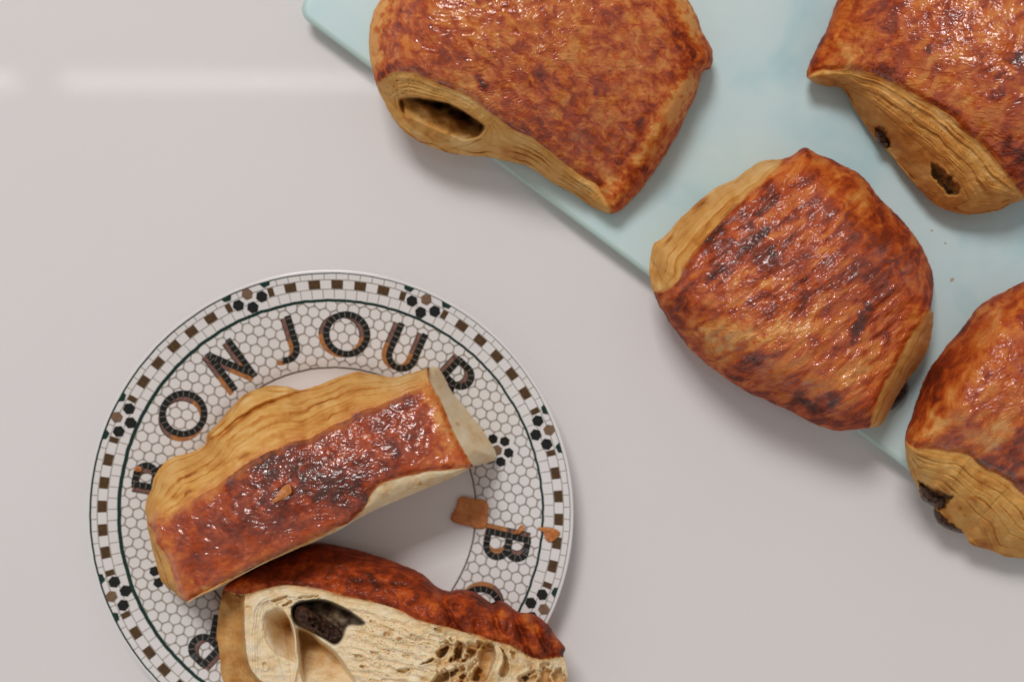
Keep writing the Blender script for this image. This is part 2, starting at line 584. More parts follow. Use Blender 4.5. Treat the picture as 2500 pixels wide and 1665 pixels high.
    def emit(name, Qs, T, m):
        idx = np.concatenate([Qs.ravel(), T.ravel()]) if len(T) else Qs.ravel()
        uq, inv = np.unique(idx, return_inverse=True)
        q4 = inv[:Qs.size].reshape(-1, 4)
        t3 = inv[Qs.size:].reshape(-1, 3) if len(T) else np.zeros((0, 3), int)
        tris = np.vstack([q4[:, [0, 1, 2]], q4[:, [0, 2, 3]], t3])
        return mesh_obj(name, V[uq], tris, m, root, {k_: v_[uq] for k_, v_ in at.items()})
    T0 = np.vstack([tri0[:, :3], trib[:, :3]])
    emit(crust_name, Q[fr == 0], T0[reg_all[T0[:, 1]] >= 0], material)
    for fi, f in enumerate(faces, 1):
        if (fr == fi).any():
            emit(f.get('name', 'layered_end'), Q[fr == fi], np.zeros((0, 3), int), f.get('mat', material))
    return lambda px, py: float(np.interp(0, [0], [0]))

def lump(name, poly, z_edge, z_top, base_z, material, parent, seed=0, n=64, m=16, rough=.05, grad=(0, 0), stretch=1.):
    """a small rounded solid with an uneven top; outline in photo pixels"""
    P = catmull(poly, n, True)
    c = P.mean(0)
    tt = np.arange(1, m + 1) / m
    X = np.concatenate([[c[0]], (c[0] + tt[:, None] * (P[:, 0] - c[0])).ravel()])
    Y = np.concatenate([[c[1]], (c[1] + tt[:, None] * (P[:, 1] - c[1])).ravel()])
    r = np.concatenate([[0], np.repeat(tt, n)])
    Z = z_edge + (z_top - z_edge) * np.sqrt(np.clip(1 - r ** 3, 0, 1)) + rough * fbm(X / 11, Y / 11, seed, 3) * (1.2 - r)
    Z = Z + (X - c[0]) * grad[0] + (Y - c[1]) * grad[1]
    V = W(X, Y, Z)
    zl = Z[-n:]
    ub = W(c[0] + (P[:, 0] - c[0]) * .96, c[1] + (P[:, 1] - c[1]) * .96, np.minimum(zl, np.full(n, base_z) + 0 * zl))
    V = np.vstack([V, ub, W([c[0]], [c[1]], [min(base_z, zl.min())])])
    F = []
    for i in range(n):
        F.append([0, 1 + i, 1 + (i + 1) % n])
    for rr in range(m):
        a = 1 + rr * n
        for i in range(n):
            j = (i + 1) % n
            F.append([a + i, a + n + i, a + n + j, a + j])
    a = 1 + m * n
    for i in range(n):
        F.append([a + i, len(V) - 1, a + (i + 1) % n])
    return mesh_obj(name, V, F, material, parent)

GROUP = 'whole chocolate pastries on the blue board'
R_ = math.radians

# ---- pastry at the top, curl with an open hole towards the plate
def pastry_top():
    root = empty('pain_au_chocolat', tuple(W(1300, 150, BT)),
                 'large golden chocolate pastry with an open dark hole in its curled end', 'pastry', GROUP)
    outline = [(918, 205, 60, 1.2), (903, 150, 120, 2.4), (899, 110, 150, 2.6), (906, 55, 150, 2.6), (932, -5, 150, 2.6), (1010, -110, 120, 2.4),
               (1130, -210, 90, 2.2), (1300, -270, 90, 2.2), (1480, -230, 80, 2), (1610, -110, 60, 1.6), (1672, -10, 40, 1.3), (1697, 30, 34, 1.2), (1712, 72, 32, 1.1),
               (1732, 108, 28, 1), (1740, 140, 26, 1), (1735, 168, 30, 1.2), (1714, 180, 44, 1.6), (1690, 252, 60, 1.9), (1642, 348, 60, 1.9),
               (1585, 438, 55, 1.7), (1530, 503, 45, 1.4), (1500, 522, 30, .9), (1476, 519, 20, .5), (1438, 502, 20, .4), (1400, 474, 20, .4), (1350, 446, 20, .4), (1292, 408, 20, .4),
               (1256, 397, 20, .4), (1180, 383, 30, .4), (1120, 378, 40, .5), (1060, 363, 40, .6), (1010, 340, 40, .6), (975, 310, 40, .6), (945, 262, 40, .6)]
    crown = TPS([(905, 100, 4.6), (915, 200, 4.0), (1000, 190, 4.9), (1100, 90, 5.6), (1100, 215, 4.9), (1250, 90, 5.7), (1236, 304, 4.3), (1160, 250, 4.7), (1371, 393, 3.3),
                 (1464, 455, 2.5), (1500, 520, 2.3), (1600, 330, 3.4), (1700, 180, 3.3), (1740, 150, 2.7), (1500, 150, 4.8), (1400, 290, 4.3), (1500, 0, 5.2),
                 (1690, 30, 3.7), (1250, -120, 5.6), (1400, -180, 5.0), (1000, -50, 5.3), (1600, -100, 4.2), (1200, -260, 4.6), (940, 20, 4.8)])
    hole = [(972, 244), (995, 234), (1025, 236), (1071, 244), (1110, 256), (1148, 279), (1181, 301), (1184, 318), (1172, 334), (1145, 344), (1105, 348), (1060, 338), (1015, 318), (982, 284)]
    lip = [(890, 240), (919, 207), (932, 192), (964, 176), (1010, 177), (1060, 200), (1100, 218), (1160, 246), (1200, 279), (1236, 304), (1307, 345), (1371, 395), (1425, 435), (1466, 462), (1495, 540)]
    zbm = TPS([(930, 240, 2.3), (975, 310, 1.9), (1060, 363, 1.8), (1180, 383, 1.6), (1290, 408, 1.4), (1400, 475, 1.2), (1478, 518, 1.15), (1500, 522, 1.15)])
    S = [([(1172, 200), (1176, 214)], 13, 1.5), ([(1080, 212), (1106, 224)], 9, 1.0), ([(1145, 236), (1160, 248)], 9, .9), ([(1600, 255), (1560, 300)], 14, .9), ([(1570, 335), (1508, 402)], 15, 1.0),
         ([(1572, 412)], 10, .9), ([(1464, 448), (1438, 424)], 10, 1.1), ([(1318, 185), (1325, 195)], 8, .9), ([(1362, 208)], 8, .9), ([(1455, 222), (1452, 232)], 8, 1.0), ([(1478, 230)], 6, .9),
         ([(922, 10), (905, 80), (905, 150)], 26, -1.3), ([(930, 185), (965, 152)], 8, 1.0), ([(970, 30), (972, 60)], 10, .8), ([(1690, 140), (1645, 52)], 18, .9), ([(1700, 75), (1650, -10)], 18, -1.3),
         ([(1718, 150), (1735, 145)], 10, .5), ([(1670, 215), (1600, 310), (1560, 380)], 20, -.9), ([(1690, 200), (1640, 300)], 16, -.8), ([(1120, 185), (1150, 210)], 16, -.8), ([(1640, 300), (1560, 430)], 18, .2),
         ([(1290, 30), (1420, 130)], 50, -.12), ([(1000, 140), (1050, 150)], 30, .35), ([(1230, 280), (1330, 330)], 26, .3), ([(1360, 390), (1420, 400)], 24, -.3), ([(1500, 440), (1480, 470)], 22, -.9)]
    solid(root, outline, 640, 190, BT + .03, 1.6, crown, 60, 2.0,
          [dict(lip=lip, far=[(1400, 700), (1000, 560), (840, 330)], zb=zbm, gamma=.85, K=6, bulge=.35, amp=.10, hole=hole, jag=4, lw=30, ld=.5, tone=-.3, ltone=.75, soft=8,
                strokes=[([(1230, 360), (1290, 395)], 14, .8), ([(1100, 345), (1150, 350)], 20, -.5), ([(1440, 480), (1390, 455)], 10, .7)])],
          S, 11, pastry_material('glazed_crust_golden', rot=R_(-35), stretch=1.5, seed=.13, scale=240, gain=.62),
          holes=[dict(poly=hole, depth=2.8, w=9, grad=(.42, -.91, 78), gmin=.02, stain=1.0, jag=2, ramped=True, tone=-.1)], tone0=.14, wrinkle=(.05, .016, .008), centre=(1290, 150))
    return root

# ---- pastry at the right edge, tail corner towards the board's middle
def pastry_right():
    root = empty('pain_au_chocolat', tuple(W(2380, 120, BT)),
                 'chocolate pastry with pointed tail corner and two chocolate plugs in its layered end', 'pastry', GROUP)
    outline = [(2052, -20, 22, 1.0), (2021, 64, 22, 1.0), (1990, 125, 22, .9), (1971, 178, 20, .7), (1978, 196, 14, .4), (2018, 211, 14, .3), (2050, 214, 14, .3), (2071, 238, 14, .3), (2083, 260, 14, .3), (2114, 306, 14, .3), (2139, 346, 14, .3),
               (2164, 366, 14, .3), (2186, 391, 16, .4), (2221, 437, 20, .5), (2257, 476, 24, .6), (2293, 505, 30, .7), (2329, 520, 34, .8), (2382, 522, 40, .9), (2436, 515, 50, 1.2), (2471, 498, 60, 1.4), (2502, 484, 80, 1.8),
               (2590, 420, 130, 2.4), (2650, 300, 150, 2.5), (2680, 150, 120, 2.2), (2660, -20, 90, 2), (2560, -150, 80, 2), (2380, -190, 70, 1.8), (2180, -150, 40, 1.4), (2090, -90, 26, 1.1)]
    crown = TPS([(1975, 185, 2.4), (2021, 64, 2.9), (2070, -60, 3.4), (2071, 168, 3.2), (2132, 182, 3.7), (2196, 211, 4.2), (2257, 246, 4.5), (2321, 282, 4.7), (2357, 321, 4.6), (2400, 357, 4.4), (2450, 411, 4.1), (2500, 446, 3.9),
                 (2120, 80, 3.9), (2250, 100, 4.9), (2350, 180, 5.3), (2440, 150, 5.6), (2500, 280, 5.4), (2600, 350, 5.0), (2600, 100, 5.6), (2400, -100, 5.0), (2600, -100, 4.8), (2660, 200, 5.2), (2230, -80, 4.5)])
    lip = [(1960, 200), (1988, 178), (2030, 172), (2071, 170), (2132, 181), (2196, 211), (2257, 246), (2321, 283), (2357, 321), (2400, 357), (2440, 405), (2475, 445), (2520, 520)]
    zbm = TPS([(1975, 190, 1.5), (2050, 214, 1.3), (2114, 306, 1.4), (2164, 366, 1.5), (2257, 476, 1.8), (2329, 520, 1.9), (2436, 515, 2.1), (2500, 484, 2.3)])
    S = [([(2457, 335), (2462, 352)], 18, 1.3), ([(2495, 380), (2498, 410)], 20, 1.3), ([(2435, 172), (2450, 190)], 14, 1.1), ([(2470, 215), (2485, 240)], 16, 1.0), ([(2289, 256), (2328, 270)], 9, 1.3),
         ([(2262, 115), (2268, 128)], 8, .9), ([(2471, 130), (2490, 145)], 18, 1.0), ([(2400, 235), (2440, 250)], 16, .7), ([(2080, 150), (2060, 110)], 28, -.9), ([(2121, 107), (2090, 60)], 26, -.6),
         ([(2311, 221), (2350, 240)], 26, -.5), ([(2200, 130), (2300, 180)], 40, -.15), ([(2150, 20), (2250, 60)], 40, .25), ([(2034, 100), (2030, 120)], 8, .9), ([(2064, 75)], 5, 1.0), ([(2150, 165), (2180, 178)], 12, .6),
         ([(2015, 60), (1990, 130), (1975, 180)], 12, .6), ([(2430, 320), (2400, 300)], 30, -.5)]  # the stroke down the left edge paints in its edge shading
    plug = [(2270, 396), (2296, 404), (2322, 428), (2347, 458), (2338, 478), (2312, 478), (2290, 452), (2272, 436)]
    plug2 = [(2134, 312), (2158, 308), (2170, 330), (2179, 362), (2156, 362), (2138, 345)]
    solid(root, outline, 640, 190, BT + .03, 1.6, crown, 60, 2.0,
          [dict(lip=lip, far=[(2500, 700), (2100, 560), (1900, 300)], zb=zbm, gamma=.95, K=6.5, bulge=.45, amp=.10, jag=3, hole=[(2066, 216), (2120, 296), (2190, 385), (2262, 462), (2325, 500), (2362, 488), (2340, 448), (2290, 396), (2200, 320), (2130, 256)], lw=20, ld=.3, tone=.16, ltone=.75, soft=9,
                strokes=[([(2005, 185), (2040, 200)], 8, .9), ([(2100, 275), (2140, 340)], 16, .8), ([(2200, 415), (2260, 480), (2330, 515)], 18, .75), ([(2225, 405), (2255, 425)], 12, -.4)])],
          S, 31, pastry_material('glazed_crust_spotted', rot=R_(40), stretch=1.6, seed=.47, scale=150, gain=.65),
          tone0=.2, holes=[dict(poly=plug, depth=.35, w=9, stain=.9, jag=5), dict(poly=plug2, depth=.3, w=9, stain=.9, jag=4)], centre=(2330, 170))
    lump('chocolate_stick', [(2277, 404), (2298, 408), (2320, 430), (2341, 459), (2334, 474), (2314, 473), (2294, 450), (2277, 432)], 2.2, 2.55, 1.6, M_CHOC, root, 3, rough=.16)
    lump('chocolate_stick', [(2138, 322), (2154, 318), (2164, 336), (2170, 358), (2156, 358), (2142, 344)], 1.65, 1.95, 1.3, M_CHOC, root, 4, rough=.14)
    return root

# ---- pastry in the middle, seen from above with its roll running down to the right
def pastry_middle():
    root = empty('pain_au_chocolat', tuple(W(1935, 715, BT)),
                 'dark streaked chocolate pastry resting on the board edge between the other whole ones', 'pastry', GROUP)
    e = (40, 1.2); s = (190, 3.1)
    outline = [(1586, 650, 60, 1.4), (1594, 600, 20, .6), (1618, 580, *e), (1671, 524, 20, .6), (1744, 461, 20, .6), (1792, 438, 20, .6), (1860, 394, 20, .6), (1909, 388, 40, 1.2), (1935, 381, 50, 1.5), (1962, 361, 50, 1.6), (1996, 376, 60, 1.8), (2054, 402, 90, 2.2),
               (2112, 437, 130, 2.6), (2144, 483, 150, 2.8), (2173, 508, *s), (2219, 558, *s), (2262, 626, *s), (2280, 689, 150, 2.8), (2273, 752, 40, 1.2), (2280, 772, 20, .7), (2265, 854, 20, .7), (2228, 912, 20, .7), (2185, 975, 20, .8),
               (2153, 1036, 30, 1.0), (2097, 1047, 120, 2.3), (2049, 1052, 140, 2.6), (2001, 1040, *s), (1918, 999, *s), (1812, 950, *s), (1763, 917, *s), (1690, 858, *s), (1637, 791, 140, 2.7), (1596, 718, 90, 2.2)]
    crown = TPS([(1935, 710, 5.5), (1800, 640, 5.25), (1700, 640, 4.7), (1860, 460, 4.4), (1960, 400, 4.2), (2070, 760, 5.3), (2160, 860, 4.6), (2200, 800, 4.4), (2050, 600, 5.4), (1850, 800, 5.4), (1640, 700, 4.3), (1620, 640, 4.0),
                 (2250, 640, 4.7), (2130, 1000, 4.3), (1780, 930, 4.8), (2150, 500, 4.7), (1700, 560, 4.3), (1960, 560, 5.1), (2000, 900, 5.2), (2272, 760, 4.2), (1680, 850, 4.6)])
    lip1 = [(1560, 720), (1610, 716), (1644, 696), (1674, 650), (1700, 611), (1778, 524), (1860, 447), (1905, 400), (1925, 370)]
    lip2 = [(2300, 735), (2270, 757), (2228, 815), (2196, 872), (2160, 936), (2134, 1000), (2120, 1065)]
    S = [([(1744, 679), (1821, 592), (1880, 560), (1938, 529)], 13, 1.25), ([(1758, 553), (1729, 587)], 10, 1.1), ([(1821, 529), (1889, 500)], 18, .8), ([(1862, 470), (1879, 440)], 10, 1.1), ([(1708, 768), (1746, 760)], 16, 1.5),
         ([(1879, 770), (1899, 747), (1962, 715)], 13, 1.2), ([(2088, 828), (2112, 750)], 14, 1.5), ([(1790, 918), (1850, 890)], 20, 1.1), ([(1972, 994), (2025, 975)], 17, .9), ([(1938, 689), (1962, 686)], 12, 1.2), ([(1890, 620), (1900, 640)], 12, .8),
         ([(2050, 850), (2070, 845)], 12, .9), ([(2045, 705), (2075, 680), (2090, 640)], 10, .5), ([(1850, 625), (1950, 570)], 9, .8), ([(1770, 760), (1830, 790)], 14, .6), ([(1680, 690), (1660, 750)], 12, .8), ([(1640, 640), (1690, 590)], 8, .6),
         ([(1744, 805), (1821, 815)], 32, -1.2), ([(1835, 665)], 16, -1.0), ([(1800, 690)], 14, -.9), ([(1918, 790), (1880, 815)], 20, -1.1), ([(2073, 916), (2110, 900)], 18, -.9), ([(2034, 461), (2090, 490)], 26, -.5), ([(1830, 585), (1770, 640)], 10, -.6),
         ([(1700, 830), (1760, 880)], 26, -.6), ([(1930, 680), (1870, 700)], 14, -.9), ([(2000, 780), (1960, 810)], 18, -.5), ([(1860, 560), (1750, 680)], 26, .45), ([(2100, 560), (2220, 720)], 60, .1), ([(1850, 960), (2050, 1020)], 34, .45),
         ([(2130, 640), (2150, 720)], 30, .3), ([(1900, 860), (1850, 870)], 22, .5), ([(1720, 570), (1840, 450)], 14, -.3)]
    f1 = dict(lip=lip1, far=[(1800, 330), (1600, 480), (1500, 650)], zb=2.1, gamma=.9, K=3.5, bulge=.35, amp=.06, jag=6, lw=20, ld=.3, tone=-.05, soft=14,
              strokes=[([(1690, 510), (1720, 485)], 12, 1.2), ([(1700, 590), (1800, 480)], 9, .7), ([(1600, 660), (1640, 690)], 14, .3)])
    f2 = dict(lip=lip2, far=[(2200, 1100), (2320, 920), (2340, 780)], zb=2.3, gamma=.9, K=2.2, bulge=.3, amp=.08, jag=4, lw=20, ld=.3, tone=-.05, soft=6)
    solid(root, outline, 640, 190, BT + .03, 1.6, crown, 60, 2.0, [f1, f2], S, 51,
          pastry_material('glazed_crust_streaked', rot=R_(38), stretch=2.6, seed=.81, scale=90, gain=.7), flaky=(.085, 3.2), wrinkle=(.08, .018, .006), wr_rot=R_(-40), wr_str=2.2, centre=(1935, 715), tone0=.34)
    lump('chocolate_stick', [(2170, 935), (2200, 925), (2217, 940), (2216, 962), (2196, 985), (2172, 1002), (2150, 990)], 1.35, 1.75, BT + .02, M_CHOC, root, 7)
    return root

# ---- pastry at the lower right
def pastry_low():
    root = empty('pain_au_chocolat', tuple(W(2480, 1000, BT)),
                 'shiny chocolate pastry at the lower right board end, chocolate oozing from its layered curl', 'pastry', GROUP)
    outline = [(2500, 688, 60, 1.5), (2450, 713, 110, 2.2), (2392, 746, 150, 2.7), (2354, 795, 170, 2.9), (2300, 858, 180, 3.0), (2257, 926, 170, 3.0), (2228, 1008, 120, 2.6), (2211, 1064, 60, 1.6), (2213, 1110, 30, .9), (2223, 1154, 24, .6), (2236, 1180, 18, .5),
               (2252, 1218, 16, .4), (2284, 1240, 14, .4), (2300, 1262, 14, .3), (2322, 1284, 14, .3), (2354, 1302, 16, .4), (2373, 1328, 18, .5), (2417, 1343, 20, .5), (2460, 1357, 22, .5), (2500, 1363, 24, .6), (2590, 1375, 30, .8),
               (2720, 1330, 60, 1.4), (2790, 1180, 80, 2.), (2800, 1000, 80, 2.), (2740, 820, 60, 1.6), (2620, 700, 40, 1.2), (2550, 680, 40, 1.2)]
    crown = TPS([(2211, 1064, 4.3), (2260, 960, 4.8), (2330, 850, 5.0), (2420, 740, 4.8), (2500, 690, 4.2), (2300, 1095, 4.4), (2392, 1134, 4.3), (2500, 1202, 4.0), (2600, 1285, 3.4), (2700, 1310, 2.8), (2330, 1000, 5.4), (2450, 960, 5.7), (2400, 850, 5.5),
                 (2550, 1100, 5.2), (2650, 1000, 5.2), (2600, 850, 5.2), (2760, 1150, 3.9), (2760, 950, 4.2), (2650, 740, 4.4)])
    lip = [(2190, 1060), (2212, 1074), (2230, 1092), (2295, 1099), (2358, 1107), (2392, 1134), (2441, 1161), (2500, 1204), (2600, 1290), (2680, 1350), (2700, 1400)]
    zbm = TPS([(2215, 1110, 2.6), (2245, 1200, 2.0), (2300, 1262, 1.7), (2373, 1328, 1.5), (2460, 1357, 1.4), (2600, 1375, 1.2)])
    S = [([(2363, 1115), (2400, 1130), (2489, 1178)], 13, 1.3), ([(2318, 1060), (2340, 1075)], 18, .8), ([(2363, 790), (2340, 820)], 12, .9), ([(2275, 925), (2247, 995)], 28, .55), ([(2383, 931)], 14, -.9), ([(2276, 1015), (2290, 1030)], 13, -1.1),
         ([(2441, 1052), (2430, 1070)], 26, -.9), ([(2368, 848), (2430, 800)], 50, -.35), ([(2478, 1120), (2500, 1060)], 26, .9), ([(2310, 1040), (2260, 1060)], 14, -.6), ([(2320, 950), (2320, 970)], 10, -.6), ([(2410, 920)], 6, 1.0), ([(2490, 760), (2460, 780)], 14, .5),
         ([(2290, 900), (2330, 960)], 40, .35), ([(2230, 1050), (2250, 1085)], 10, -.4)]
    ch1 = [(2238, 1172), (2262, 1180), (2300, 1195), (2332, 1212), (2318, 1230), (2300, 1246), (2276, 1238), (2250, 1222)]
    solid(root, outline, 640, 190, BT + .03, 1.6, crown, 60, 2.0,
          [dict(lip=lip, far=[(2600, 1600), (2200, 1400), (2100, 1150)], zb=zbm, gamma=.95, K=6, bulge=.4, amp=.11, jag=4, hole=[(2236, 1176), (2300, 1246), (2360, 1308), (2420, 1338), (2400, 1290), (2350, 1232), (2296, 1190), (2248, 1166)], lw=30, ld=.4, tone=.14, ltone=.42, soft=9,
                strokes=[([(2215, 1110), (2260, 1130), (2330, 1150)], 18, -.3), ([(2398, 1180), (2412, 1176)], 9, 1.0), ([(2376, 1218), (2386, 1228)], 8, 1.2), ([(2360, 1240), (2420, 1290)], 22, .45), ([(2372, 1325), (2420, 1340)], 12, .7), ([(2344, 1242)], 4, 1.3), ([(2355, 1258)], 4, 1.3)])],
          S, 71, pastry_material('glazed_crust_red', rot=R_(60), stretch=1.9, seed=.29, scale=140, gain=.55), wrinkle=(.06, .016, .007), wr_rot=R_(-30), wr_str=1.5,
          holes=[dict(poly=ch1, depth=.35, w=9, stain=.9, jag=5)], centre=(2480, 1010), tone0=.2)
    lump('chocolate_stick', [(2243, 1180), (2264, 1186), (2296, 1200), (2322, 1214), (2312, 1228), (2296, 1240), (2276, 1232), (2252, 1216)], 2.0, 2.4, 1.5, M_CHOC, root, 9, rough=.16)
    lump('chocolate_stick', [(2284, 1236), (2300, 1244), (2322, 1268), (2354, 1290), (2350, 1302), (2318, 1293), (2292, 1278), (2280, 1254)], 1.45, 1.8, 1.1, M_CHOC, root, 10, rough=.16)
    return root

for f in (pastry_top, pastry_right, pastry_middle, pastry_low): f()

# ------------------------------------------------------------------ the plate with its printed mosaic
PC = W(809, 1250, 1.2)[:2] * 100          # plate centre, cm
PROF = [(0, .55), (3.6, .56), (4.45, .60), (4.76, .70), (5.05, .86), (6.5, 1.19), (7.9, 1.52), (7.955, 1.53)]
def zr(r):
    return np.interp(r, [p[0] for p in PROF], [p[1] for p in PROF])

def build_plate():
    root = empty('dessert_plate', (PC[0] * .01, PC[1] * .01, 0),
                 'round white plate printed with tile mosaic and BONJOUR lettering, holding the two pastry halves', 'plate')
    white, nt, b = mat('white_porcelain')
    q = NT(nt)
    n = q.noise(q.pos(), 60, 3, .5)
    q.link(q.ramp(n, [(.3, (.74, .715, .70)), (.7, (.77, .745, .735))]), b.inputs['Base Color'])
    b.inputs['Roughness'].default_value = .16
    outer = PROF + [(7.995, 1.52), (8.01, 1.475), (7.96, 1.40), (7.6, 1.26), (6.0, .78), (5.0, .40), (4.5, .12), (4.45, .02), (4.25, .02), (4.2, .22), (0, .25)]
    # smooth the profile a little
    pr = np.array(outer)
    fine = [pr[0]]
    for a, c in zip(pr[:-1], pr[1:]):
        for k in range(1, 7): fine.append(a + (c - a) * k / 6)
    fine = np.array(fine)
    for _ in range(6):
        fine[1:-1] = .25 * fine[:-2] + .5 * fine[1:-1] + .25 * fine[2:]
    n = 256; A = np.arange(n) / n * 2 * np.pi
    V = np.concatenate([np.stack([PC[0] + r * np.cos(A), PC[1] + r * np.sin(A), np.full(n, z)], -1) for r, z in fine[1:-1]])
    V = np.vstack([V, [[PC[0], PC[1], fine[0][1]], [PC[0], PC[1], fine[-1][1]]]]) * .01
    i = np.arange(n); j = (i + 1) % n
    F = []
    m = len(fine) - 2
    for k in range(m - 1):
        F += np.stack([k * n + i, k * n + n + i, k * n + n + j, k * n + j], -1).tolist()
    F += [[m * n, int(x), int(y)] for x, y in zip(i, j)]
    F += [[m * n + 1, int(y) + (m - 1) * n, int(x) + (m - 1) * n] for x, y in zip(i, j)]
    mesh_obj('plate_body', V, F, white, root)
    # smoothed height of the finished face, for laying the print on it
    top_prof = fine[:len(PROF) * 6 - 5]
    def zs(r): return np.interp(r, top_prof[:, 0], top_prof[:, 1])

    black = print_material('print_black', (.013, .014, .013))
    green = print_material('print_dark_green', (.010, .034, .026))
    brown = print_material('print_brown', (.085, .045, .018))
    tan = print_material('print_tan', (.19, .115, .07))
    rose = print_material('print_rose', (.20, .105, .08), .35)
    orange = print_material('print_orange', (.40, .165, .055), .35)
    grout = print_material('print_grout', (.32, .285, .24))
    groutd = print_material('print_grout_dark', (.10, .085, .065))

    class Sheet:
        def __init__(s): s.V = []; s.F = []; s.M = []
        def poly(s, pts, lift, m=0):
            b0 = len(s.V)
            for (x, y) in pts:
                r = math.hypot(x, y)
                s.V.append((PC[0] + x, PC[1] + y, float(zs(r)) + lift))
            s.F.append(list(range(b0, len(s.V)))); s.M.append(m)
        def ribbon(s, pts, wd, lift, m=0, closed=False, wf=None):
            P = np.asarray(pts, float)
            if closed: nx = np.roll(P, -1, 0); pv = np.roll(P, 1, 0)
            else: nx = np.vstack([P[1:], 2 * P[-1] - P[-2]]); pv = np.vstack([2 * P[0] - P[1], P[:-1]])
            t_ = nx - pv; t_ /= np.linalg.norm(t_, axis=1)[:, None] + 1e-9
            nn = np.stack([-t_[:, 1], t_[:, 0]], -1)
            ws = wd * np.ones(len(P)) if wf is None else wf
            b0 = len(s.V)
            for p, q_, w_ in zip(P, nn, ws):
                for sg in (-.5, .5):
                    x, y = p + q_ * sg * w_
                    s.V.append((PC[0] + x, PC[1] + y, float(zs(math.hypot(x, y))) + lift))
            kk = len(P)
            for i_ in range(kk if closed else kk - 1):
                j_ = (i_ + 1) % kk
                s.F.append([b0 + 2 * i_, b0 + 2 * i_ + 1, b0 + 2 * j_ + 1, b0 + 2 * j_][::-1]); s.M.append(m)
        def build(s, name, mats):
            V_ = np.array(s.V) * .01
            F_ = []
            for f in s.F:      # all faces up
                p = V_[f]
                nz = np.sum(p[:, 0] * np.roll(p[:, 1], -1) - np.roll(p[:, 0], -1) * p[:, 1])
                F_.append(f if nz > 0 else f[::-1])
            return mesh_obj(name, V_, F_, mats, root, fmat=s.M)

    def pol(deg, r):                      # clockwise from the top
        a = math.radians(deg)
        return np.array([math.sin(a) * r, math.cos(a) * r])
    def ring(r, n_=360, wob=0, seed=0):
        rr = r + (noise2(np.arange(n_) * .45, np.zeros(n_) + .4, seed) * wob if wob else 0)
        a = np.arange(n_) / n_ * 2 * np.pi
        return np.stack([np.sin(a) * rr, np.cos(a) * rr], -1)

    LET = [('B', -78.4), ('O', -56.6), ('N', -34.4), ('J', -14.8), ('O', 4.8), ('U', 24.2), ('R', 43.5)]
    RL = 5.90
    # hexagon mosaic : outlines of the little tiles between the well and the green line
    hexs = Sheet()
    pitch = .368; rot = math.radians(-11)
    R6 = pitch / math.sqrt(3)
    done = set(); corner = set()
    rng = random.Random(4)
    flowers_in = [(69.6, 5.84), (-110.4, 5.84)]
    for i_ in range(-26, 27):
        for j_ in range(-30, 31):
            cx = pitch * (i_ + .5 * j_); cy = pitch * math.sqrt(3) / 2 * j_
            x = cx * math.cos(rot) - cy * math.sin(rot); y = cx * math.sin(rot) + cy * math.cos(rot)
            r = math.hypot(x, y)
            if not (4.55 < r < 7.2): continue
            for k in range(6):
                a0 = math.radians(30 + 60 * k) + rot; a1 = a0 + math.radians(60)
                p0 = np.array([x + R6 * math.cos(a0), y + R6 * math.sin(a0)]); p1 = np.array([x + R6 * math.cos(a1), y + R6 * math.sin(a1)])
                key = (round(p0[0] + p1[0], 2), round(p0[1] + p1[1], 2))
                if key in done: continue
                done.add(key)
                # clip to the band
                ts = np.linspace(0, 1, 5)
                pts = [p0 + (p1 - p0) * t_ for t_ in ts]
                pts = [p for p in pts if 4.80 < np.hypot(*p) < 6.97]
                if len(pts) < 2: continue
                if any(np.hypot(*(pts[0] - pol(*fl))) < .56 for fl in flowers_in): continue
                hexs.ribbon([pts[0], pts[-1]], .042 + rng.uniform(-.008, .008), .006)
                for e in (p0, p1):                   # fatter joints at the corners round the tiles off
                    ke = (round(e[0], 2), round(e[1], 2))
                    if ke in corner or not (4.83 < np.hypot(*e) < 6.93): continue
                    corner.add(ke)
                    hexs.poly([e + .046 * np.array([math.cos(q_), math.sin(q_)]) for q_ in (np.arange(6) * math.pi / 3)], .0085)
    hexs.build('hexagon_print', [grout])
    # rings
    rings = Sheet()
    rings.ribbon(ring(4.775, 300, .01, 3), .05, .010, 1, True)
    aa_ = np.arange(360) / 360 * 2 * np.pi
    lw_ = .5 - .5 * np.sin(aa_)          # the transfer is heavier on one side
    rings.ribbon(ring(7.0, 360, .02, 1), .088, .012, 0, True, wf=.078 + .045 * lw_ ** 1.5)
    rings.ribbon(ring(7.885, 360, .01, 2), .026, .010, 0, True, wf=.018 + .04 * lw_ ** 2)
    rings.build('ring_print', [green, groutd])
    # border : three rows of square tiles, the middle one with brown squares
    bd = Sheet()
    pitch_a = 2.925
    fl_out = [24.2 + 45 * k for k in range(8)]
    for rr, wd in ((7.365, .028), (7.675, .028)):
        bd.ribbon(ring(rr), wd, .006, 0, True)
    sq = Sheet()
    for f0 in fl_out:
        mid = f0 + 22.5
        for k in range(-8, 8):
            a = mid + (k + .5) * pitch_a
            if abs(k + .5) > 6.6: continue
            for r0, r1 in ((7.06, 7.36), (7.68, 7.87)):
                aa = a + (.7 if r0 < 7.2 else 1.2)
                bd.ribbon([pol(aa, r0), pol(aa, .5 * (r0 + r1)), pol(aa, r1)], .026, .006, 0)
        for k in (-3, -2, -1, 0, 1, 2, 3):
            a = mid + k * 2 * pitch_a
            h0, h1 = -pitch_a * .5, pitch_a * .5
            if k == -3: h0 = 0.0
            if k == 3: h1 = 0.0
            jig = rng.uniform(-.12, .12)
            sq.poly([pol(a + h0 + jig, 7.385), pol(a + h1 + jig, 7.385), pol(a + h1 + jig, 7.66), pol(a + h0 + jig, 7.66)], .010, 0)
    bd.build('border_print', [grout])
    sq.build('square_print', [brown])
